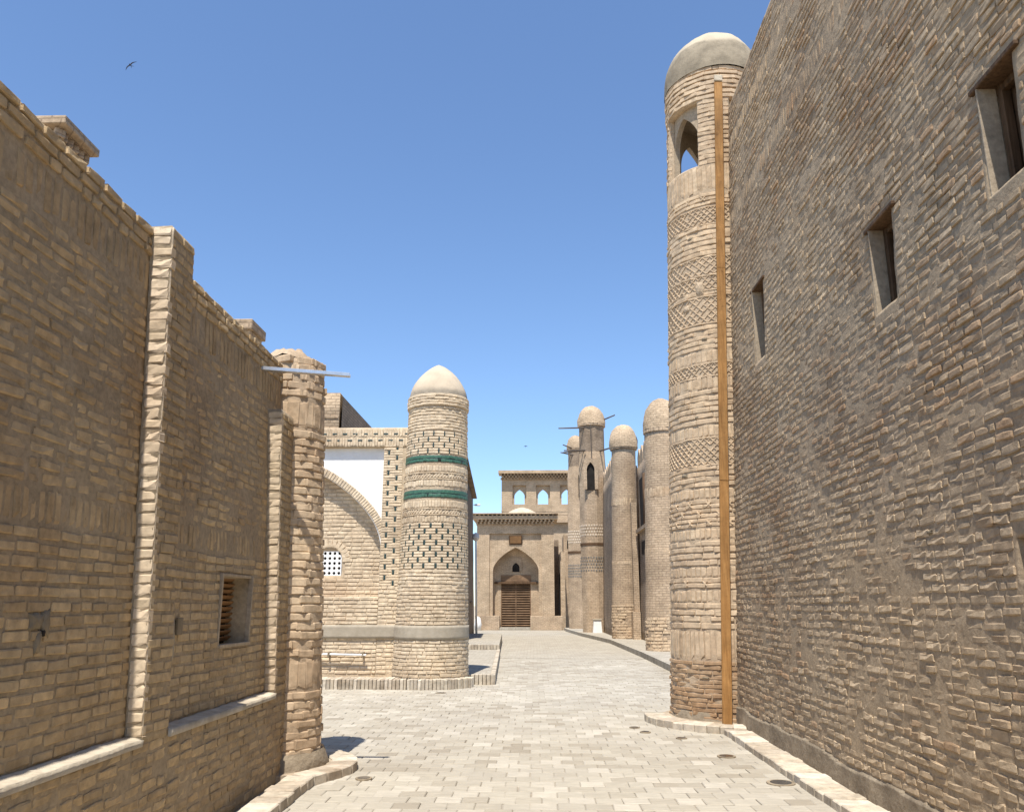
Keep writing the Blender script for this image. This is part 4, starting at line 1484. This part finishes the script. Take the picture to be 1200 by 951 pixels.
for k in range(17):
    z = .28 + k * .155
    MB().obox((XC, YP + .94, z), (1, 0, 0), (0, .8, .55), (1.94, .1, .035), .005).build('slat', M['wood_door'], dr)
for x in (XC - .96, XC, XC + .96):
    MB().box(x - .03, x + .03, YP + .885, YP + .915, .16, 2.93).build('stile', M['wood_door'], dr)
MB().box(A_ - .06, XC - 1.05, YP - .1, YP + .8, 0, .9, .015).build('plinth', M['brick_far2'], PT)
MB().box(XC + .95, B_ + .5, YP - .1, YP + .8, 0, .88, .015).build('plinth', M['brick_far2'], PT)
MB().box(XC - 1.05, XC + .95, YP - .02, YP + 1.0, 0, .16, .01).build('step', M['paver_far'], PT)
sg = MB().obox((XC, YP + .06, 5.74), (1, 0, 0), (0, -.25, 1), (.88, .62, .07), .01).build('sign_board', M['wood_old'], None)
tag(sg, 'small tilted wooden sign board hanging over the pointed arch of the far portal', 'sign')
MB().obox((XC, YP + .012, 5.75), (1, 0, 0), (0, -.25, 1), (.72, .46, .02), .004).build('sign_face', M['wood_slat'], sg)
# cornice: two rows of corbels and a flat course
MB().box(A_ - .05, B_ + .05, YP - .05, YP + 2.5, 6.722, 6.78).build('cornice_course', M['brick_far'], PT)
for row, (z, o_, dx) in enumerate(((6.781, .22, 0), (6.921, .36, .13))):
    for k in range(20):
        x = A_ - .12 + dx * .5 + .13 + k * .262
        MB().box(x - .06, x + .06, YP - o_, YP + .2, z, z + .138).build('corbel', M['brick_far'], PT)
MB().box(A_ - .02, B_ + .02, YP - .02, YP + 2.4, 6.781, 7.052).build('cornice_back', M['brick_far'], PT)
MB().box(A_ - .26, B_ + .26, YP - .42, YP + 2.5, 7.061, 7.3, .01).build('cornice', M['brick_far'], PT)
for k in range(19):
    x = A_ - .1 + k * .285
    MB().box(x - .05, x + .05, YP - .42, YP + .1, 7.302, 7.39).build('corbel', M['brick_far'], PT)
MB().box(A_ - .3, B_ + .3, YP - .55, YP + 2.6, 7.392, 7.46).build('roof', M['brick_far2'], PT)
lp = [(1.0, 0), (.8, .2), (.5, .33), (.15, .42), (.01, .43)]
MB().tube([(XC + .4, YP + 1.6, 7.45 + z * 1.4) for r_, z in lp], [r_ * 1.15 for r_, z in lp], 16).build('dome', M['dome_pale'], PT, True)

# walls beside the far portal
SD = thing('brick_building', 'narrow brick side building with a dark doorway between the portal and the octagonal tower', 'building', (2, 57, 0))
MB().box(1.75, 2.05, 54.9, 60, 0, 5.0).build('wall', M['brick_far'], SD)
MB().box(1.34, 1.73, 57.6, 58.2, 0, 6.0).build('wall', M['brick_far_dark'], SD)
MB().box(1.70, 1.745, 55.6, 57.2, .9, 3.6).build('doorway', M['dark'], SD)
MB().box(2.06, 5.5, 57.0, 60, 0, 6.3).build('wall', M['brick_far2'], SD)
MB().box(2.3, 2.62, 56.985, 57.05, 5.35, 5.95).build('window', M['dark'], SD)

# back building with open arched gallery
BA = thing('brick_building', 'tall brick building with open arched gallery and corbelled cornice behind the far portal', 'building', (1, 66, 0))
YB = 66.0
MB().box(-2.6, 5.4, YB, YB + .8, 0, 8.6).build('lower_wall', M['brick_far'], BA)
MB().box(-2.62, 5.42, YB - .02, YB + .0, 8.9, 8.98).build('string_course', M['brick_far'], BA)
for i in range(4):
    c = -1.15 + i * 1.93
    a = -2.6 if i == 0 else c - .965
    b = c + .965 if i < 3 else 5.4
    mb = MB()
    Pq = lambda s, z, d: (s, YB + .22 + d, z)
    arch_panel(mb, Pq, c - .56, c + .56, c - .42, c + .42, 9.5, 10.25, 10.78, 11.05, .55, n=12)
    mb.build('arch', M['brick_far'], BA)
    mb = MB()
    mb.box(a, c - .56, YB, YB + .8, 8.62, 11.05)
    mb.box(c + .56, b, YB, YB + .8, 8.62, 11.05)
    mb.box(c - .56, c + .56, YB, YB + .8, 8.62, 9.5)
    mb.build('pier', M['brick_far'], BA)
MB().box(-2.6, 5.4, YB, YB + .8, 11.052, 11.5).build('frieze', M['brick_far'], BA)
for row in range(3):
    for k in range(30):
        x = -2.62 + (row % 2) * .13 + k * .268
        MB().box(x - .06, x + .06, YB - .18 - row * .14, YB + .1, 11.502 + row * .15, 11.65 + row * .15).build('corbel', M['brick_far'], BA)
MB().box(-2.6, 5.4, YB - .02, YB + .8, 11.502, 11.95).build('cornice_back', M['brick_far'], BA)
MB().box(-2.85, 5.6, YB - .6, YB + .9, 11.955, 12.2, .01).build('cornice', M['brick_far'], BA)
MB().box(-1.9, -1.5, YB + .4, YB + .8, 12.2, 12.36, .03).build('roof_vent', M['white_paint'], BA)
MB().box(-.6, 5.4, YB - .35, YB + .0, 8.0, 8.12).build('ledge', M['brick_far2'], BA)


# ------------------------------------------------------------------ row of towers on the right
def poly_surf(cx, cy, r, n=None, rot=0):
    def f(s, z):
        a = s
        rad = r(z)
        if n:
            w = 2 * math.pi / n
            b = (a - rot) % w - w / 2
            rad = rad * math.cos(w / 2) / np.cos(b)
        return np.stack([cx(z) + rad * np.cos(a), cy + rad * np.sin(a), z + 0 * a], 1)
    return f


def shaft(name, cx, cy, r, z0, z1, mat, par, n=None, rot=0, seed=1, amp=.012):
    f = poly_surf(cx, cy, r, n, rot)
    r0 = float(r(np.array([z0]))[0]) if hasattr(r(np.array([z0])), '__len__') else r(z0)
    g = lambda s, z: f(s / r0, z)
    da = .26 if n is None else 2 * math.pi / n / 4
    return grid(name, g, 0, 2 * math.pi * r0, z0, z1, da * r0, .15, mat, par, amp=amp, ns=2.2, skirt=.1, skirt_sides='tb', smooth=n is None, seed=seed)


def brick_dome(par, cx, cy, r, z0, h, mat, seed, pw=2.2):
    f = lambda s, z: np.stack([cx + r * np.clip(1 - np.clip(z / h, 0, .999) ** pw, 0, 1) ** .5 * np.cos(s / r),
                               cy + r * np.clip(1 - np.clip(z / h, 0, .999) ** pw, 0, 1) ** .5 * np.sin(s / r), z0 + z], 1)
    return grid('dome', f, 0, 2 * math.pi * r, 0, h * .997, .12, h / 14, mat, par, amp=.035, ns=3, amp2=.02, ns2=9, skirt=0, seed=seed)


def ring_courses(par, cx, cy, r, z0, z1, mat):
    MB().prism([(cx + r * math.cos(t), cy + r * math.sin(t)) for t in np.linspace(0, 2 * math.pi, 25)[:-1]], z0, z1).build('collar', mat, par)


# nearest of the row
T5 = thing('brick_tower', 'slim round brick tower with rough brick dome just past the minaret tower', 'tower', (4.25, 27.5, 0))
shaft('shaft', lambda z: 4.24 + .026 * z, 27.5, lambda z: .64 - .005 * z, 0, 7.3, M['brick_far2'], T5, seed=81)
ring_courses(T5, 4.43, 27.5, .645, 7.3, 7.42, M['brick_far2'])
brick_dome(T5, 4.43, 27.5, .66, 7.42, 1.12, M['brick_far'], 82)
t5s = lambda s, z: np.stack([4.24 + .026 * z + (.64 - .005 * z) * np.cos(s / .62), 27.5 + (.64 - .005 * z) * np.sin(s / .62), z], 1)
B = Bricks()
for (a, b) in ((5.05, 5.4), (3.2, 3.4)):
    soldiers(B, t5s, 0, 2 * math.pi * .62, a, b, w=.09, gap=.014)
courses(B, t5s, 0, 2 * math.pi * .62, .05, 1.2, pitch=.1, h=.075, L=.28, proud=lambda S, Z: rng.normal(.0, .01, len(S)))
B.emit(T5, M['brick_tower'], pick=0)
# middle one
T4 = thing('brick_tower', 'round brick tower with crumbling egg-shaped dome beside a recessed crenellated wall', 'tower', (3.98, 37, 0))
shaft('shaft', lambda z: 3.98 + .021 * z, 37, lambda z: .585 - .004 * z, 0, 8.5, M['brick_far2'], T4, seed=83)
ring_courses(T4, 4.16, 37, .62, 8.5, 8.6, M['brick_far2'])
brick_dome(T4, 4.16, 37, .66, 8.58, 1.12, M['brick_far'], 84, 2.6)
t4s = lambda s, z: np.stack([3.98 + .021 * z + (.585 - .004 * z) * np.cos(s / .57), 37 + (.585 - .004 * z) * np.sin(s / .57), z], 1)
B = Bricks()
soldiers(B, t4s, 0, 2 * math.pi * .57, 5.9, 6.25, w=.1, gap=.014)
soldiers(B, t4s, 0, 2 * math.pi * .57, 3.3, 3.45, w=.1, gap=.014)
courses(B, t4s, 0, 2 * math.pi * .57, .05, 1.6, pitch=.12, h=.09, L=.3, proud=lambda S, Z: rng.normal(.0, .012, len(S)))
B.emit(T4, M['brick_tower'], pick=0)


def oct_tower(name, label, cx, cy, rb, rtp, zb, zd0, zd1, rdr, hd, rot, seed, tiles):
    T = thing(name, label, 'tower', (cx, cy, 0))
    shaft('body', lambda z: cx + .003 * z, cy, lambda z: rb + (rtp - rb) * np.asarray(z) / zb, 0, zb, M['brick_far2'], T, 8, rot, seed)
    shaft('shoulder', lambda z: cx + .02 + 0 * z, cy, lambda z: rtp + (rdr - rtp) * (np.asarray(z) - zb) / (zd0 - zb), zb, zd0, M['brick_far2'], T, 8, rot, seed + 1)
    shaft('drum', lambda z: cx + .02 + 0 * z, cy, lambda z: rdr + 0 * np.asarray(z), zd0, zd1, M['brick_far_dark'], T, 8, rot, seed + 2)
    ring_courses(T, cx + .02, cy, rdr + .05, zd1, zd1 + .1, M['brick_far2'])
    brick_dome(T, cx + .02, cy, rdr + .06, zd1 + .1, hd, M['brick_far'], seed + 3)
    # ornamental rows of pale and grey tiles, and a dark timber band
    f = poly_surf(lambda z: cx + .003 * z, cy, lambda z: rb + (rtp - rb) * np.asarray(z) / zb, 8, rot)
    for (z0, z1, mat, nm) in tiles:
        Bq = Bricks()
        rows_ = int((z1 - z0) / .17)
        for k in range(rows_):
            S = np.arange(0, 2 * math.pi, .2) + (k % 2) * .1
            p, t, u, n = frame(f, S, np.full(len(S), z0 + (k + .5) * .17), 1e-4)
            Bq.add(p, t, u, n, .08, .1, .5 + 0 * S, .012)
        Bq.emit(T, mat, name='tile', rest=nm, pick=0, templ=TEMPL_NEAT)
    return T


T3 = oct_tower('octagonal_tower', 'octagonal brick tower with domed drum, arched niche and projecting poles', 3.3, 45.4, .72, .80, 8.9, 9.9, 11.4, .74, 1.15, math.radians(8), 85,
               [(5.2, 5.95, M['tile_pale'], 'pale_tiles'), (3.3, 4.3, M['tile_grey'], 'grey_tiles')])
shaft('timber_band', lambda z: 3.314 + 0 * z, 45.4, lambda z: .785 + 0 * np.asarray(z), 4.72, 4.86, M['wood_old'], T3, 8, math.radians(8), 3, 0)
nch = MB()
arch_panel(nch, lambda s, z, d: (s, 44.52 + d, z), 2.78, 3.56, 2.95, 3.38, 7.75, 8.85, 9.25, 9.45, .14, n=10, back=False)
nb = nch.build('niche', M['brick_far2'], T3)
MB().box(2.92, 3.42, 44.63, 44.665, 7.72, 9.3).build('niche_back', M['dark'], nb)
for (a, b) in (((3.0, 44.9, 11.28), (1.42, 44.3, 11.12)), ((3.6, 45.3, 11.65), (4.62, 44.8, 11.98)), ((2.9, 44.7, 9.95), (1.7, 44.3, 9.86)), ((2.9, 44.9, 9.99), (1.62, 44.5, 9.78)), ((3.7, 45, 9.95), (4.5, 42.0, 9.7))):
    MB().tube([a, b], [.05, .035], 7).build('pole', M['wood_grey'], T3)
MB().tube([(3.22, 44.58, 11.4), (3.24, 44.58, 9.4)], .03, 6).build('crack_pipe', M['wood_grey'], T3)
T2 = oct_tower('octagonal_tower', 'narrower octagonal brick tower standing partly behind the poled octagonal tower', 2.72, 52, .62, .6, 9.4, 10.2, 11.3, .52, .9, math.radians(20), 95,
               [(5.3, 6.2, M['tile_pale'], 'pale_tiles'), (3.2, 4.2, M['tile_grey'], 'grey_tiles')])
shaft('timber_band', lambda z: 2.734 + 0 * z, 52, lambda z: .64 + 0 * np.asarray(z), 4.7, 4.84, M['wood_old'], T2, 8, math.radians(20), 3, 0)
for (a, b) in (((2.7, 51.6, 11.3), (1.9, 51.3, 11.55)), ((2.7, 51.6, 10.9), (1.75, 51.3, 11.05))):
    MB().tube([a, b], [.05, .035], 6).build('pole', M['wood_grey'], T2)
MB().box(2.86, 3.2, 51.36, 51.44, 8.2, 9.6).build('niche', M['dark'], T2)


def merlons(par, x, ya, yb, z, n, mat):
    for k in range(n):
        y = ya + (yb - ya) * (k + .5) / n
        w = abs(yb - ya) / n * .42
        V = [(x - .12, y - w, z), (x - .12, y + w, z), (x - .12, y + w, z + .45), (x - .12, y, z + .8), (x - .12, y - w, z + .45)]
        V += [(x + .12, p[1], p[2]) for p in V]
        F = [(4, 3, 2, 1, 0), (5, 6, 7, 8, 9)] + [(i, (i + 1) % 5, 5 + (i + 1) % 5, 5 + i) for i in range(5)]
        MB().add(V, F).build('merlon', mat, par)


def back_wall(label, x, ya, yb, top, lean, seed, n):
    T = thing('brick_wall', label, 'wall', (x, (ya + yb) / 2, 0))
    f = lambda s, z: np.stack([x + lean * z, -s, z], 1)
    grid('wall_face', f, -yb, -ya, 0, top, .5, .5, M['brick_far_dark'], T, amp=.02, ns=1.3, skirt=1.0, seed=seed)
    merlons(T, x + lean * top + .14, ya, yb, top - .01, n, M['brick_far2'])
    return T


W34 = back_wall('shaded crenellated brick wall between the octagonal tower and the egg-domed tower', 3.68, 37.6, 45.0, 7.9, .02, 86, 8)
W45 = back_wall('shaded crenellated brick wall with columned opening between the two slim round towers', 4.55, 28.1, 36.6, 7.6, .02, 87, 9)
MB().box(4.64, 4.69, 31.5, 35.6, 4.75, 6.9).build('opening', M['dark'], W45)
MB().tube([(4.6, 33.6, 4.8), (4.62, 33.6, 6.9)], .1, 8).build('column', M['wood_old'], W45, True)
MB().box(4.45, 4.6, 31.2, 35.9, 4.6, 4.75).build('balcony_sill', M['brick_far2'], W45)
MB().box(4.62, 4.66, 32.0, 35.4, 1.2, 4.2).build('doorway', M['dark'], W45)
bt = MB()
bt.box(4.30, 4.53, 36.0, 36.35, 0, 6.0)
bt.build('pilaster', M['brick_far2'], W45)
MB().box(4.2, 4.52, 35.8, 36.45, 0, 1.3).build('pilaster_base', M['brick_far2'], W45)
# raised footway along the tower row
fw = MB().prism([(3.3, 13.6), (3.35, 26.4), (3.2, 36.0), (2.4, 44.3), (1.95, 51.2), (1.9, 54), (6, 54), (6, 13.6)], -.05, .16).build('footway', M['paver_far'])
structure(fw)
# pale bin
bn = MB()
V = [(3.07, 44.1, .16), (3.55, 44.1, .16), (3.55, 44.5, .16), (3.07, 44.5, .16), (3.12, 44.14, .8), (3.5, 44.14, .8), (3.5, 44.46, .8), (3.12, 44.46, .8)]
bn.add(V, [(3, 2, 1, 0), (4, 5, 6, 7), (0, 1, 5, 4), (1, 2, 6, 5), (2, 3, 7, 6), (3, 0, 4, 7)])
bo = bn.build('litter_bin', M['white_paint'])
tag(bo, 'pale tapered litter bin in front of the octagonal tower', 'bin')
MB().box(3.08, 3.54, 44.1, 44.5, .802, .86, .01).build('rim', M['cement'], bo)

# ------------------------------------------------------------------ in-ground lamps
up = []
for i, (x, y, r_, lab) in enumerate(((2.26, 8.15, .13, 'round in-ground lamp in the paving beside the tall wall kerb'),
                                     (2.07, 9.5, .1, 'small in-ground lamp in the paving a pace from the tall wall kerb'),
                                     (1.42, 11.2, .07, 'middle one of three small in-ground lamps round the curved minaret kerb'),
                                     (1.33, 11.6, .07, 'in-ground lamp at the curved minaret kerb, farthest from the tall wall'),
                                     (1.80, 10.72, .07, 'in-ground lamp at the curved minaret kerb, closest to the timber plank'),
                                     (-1.62, 8.25, .08, 'small in-ground lamp by the kerb of the broken tower'),
                                     (-1.75, 15.9, .1, 'small in-ground lamp before the kerb of the tiled tower'))):
    g = 'in-ground lamps round the minaret kerb' if i in (2, 3, 4) else None
    o = MB().tube([(x, y, -.01), (x, y, .012)], r_, 20).build('ground_lamp', M['cement_warm'])
    tag(o, lab, 'lamp', g)
    MB().tube([(x, y, .0), (x, y, .0145)], r_ * .75, 20).build('lamp_glass', M['glass_dark'], o)


# ------------------------------------------------------------------ birds
def bird(loc, s, yaw, label):
    loc = np.array(loc)
    c, d = math.cos(yaw), math.sin(yaw)
    ex, ey = np.array([c, 0, d]), np.array([-d, .3, c])      # wing axis and body axis as seen from below
    ey = ey / np.linalg.norm(ey)
    ez = np.cross(ex, ey)
    T = thing('swallow', label, 'bird', tuple(loc))
    W_ = lambda x, y, z=0: loc + s * (ex * x + ey * y + ez * z)
    MB().tube([W_(0, .22), W_(0, .18), W_(0, .08), W_(0, -.08), W_(0, -.2)], [.008 * s, .03 * s, .045 * s, .035 * s, .01 * s], 8).build('body', M['bird'], T, True)
    for sg in (-1, 1):
        P = [(0.02, .1), (.22, .12), (.36, .02), (.5, -.16), (.34, -.05), (.2, 0), (.02, -.04)]
        n = len(P)
        V = [W_(sg * x, y, .01) for x, y in P] + [W_(sg * x, y, -.008) for x, y in P]
        F = [tuple(range(n)), tuple(range(n, 2 * n))[::-1]] + [(i, n + i, n + (i + 1) % n, (i + 1) % n) for i in range(n)]
        MB().add(V, F).build('wing', M['bird'], T)
        P = [(0, -.12), (.05, -.2), (.12, -.4), (.02, -.24)]
        n = 4
        V = [W_(sg * x, y, .006) for x, y in P] + [W_(sg * x, y, -.004) for x, y in P]
        F = [tuple(range(n)), tuple(range(n, 2 * n))[::-1]] + [(i, n + i, n + (i + 1) % n, (i + 1) % n) for i in range(n)]
        MB().add(V, F).build('tail_feather', M['bird'], T)


bird((-9.75, 17.0, 14.35), .34, .75, 'dark fork-tailed swallow flying high above the low shaded wall')
bird((-.85, 90, 18.9), .5, .1, 'tiny distant dark bird in the sky above the arched gallery')
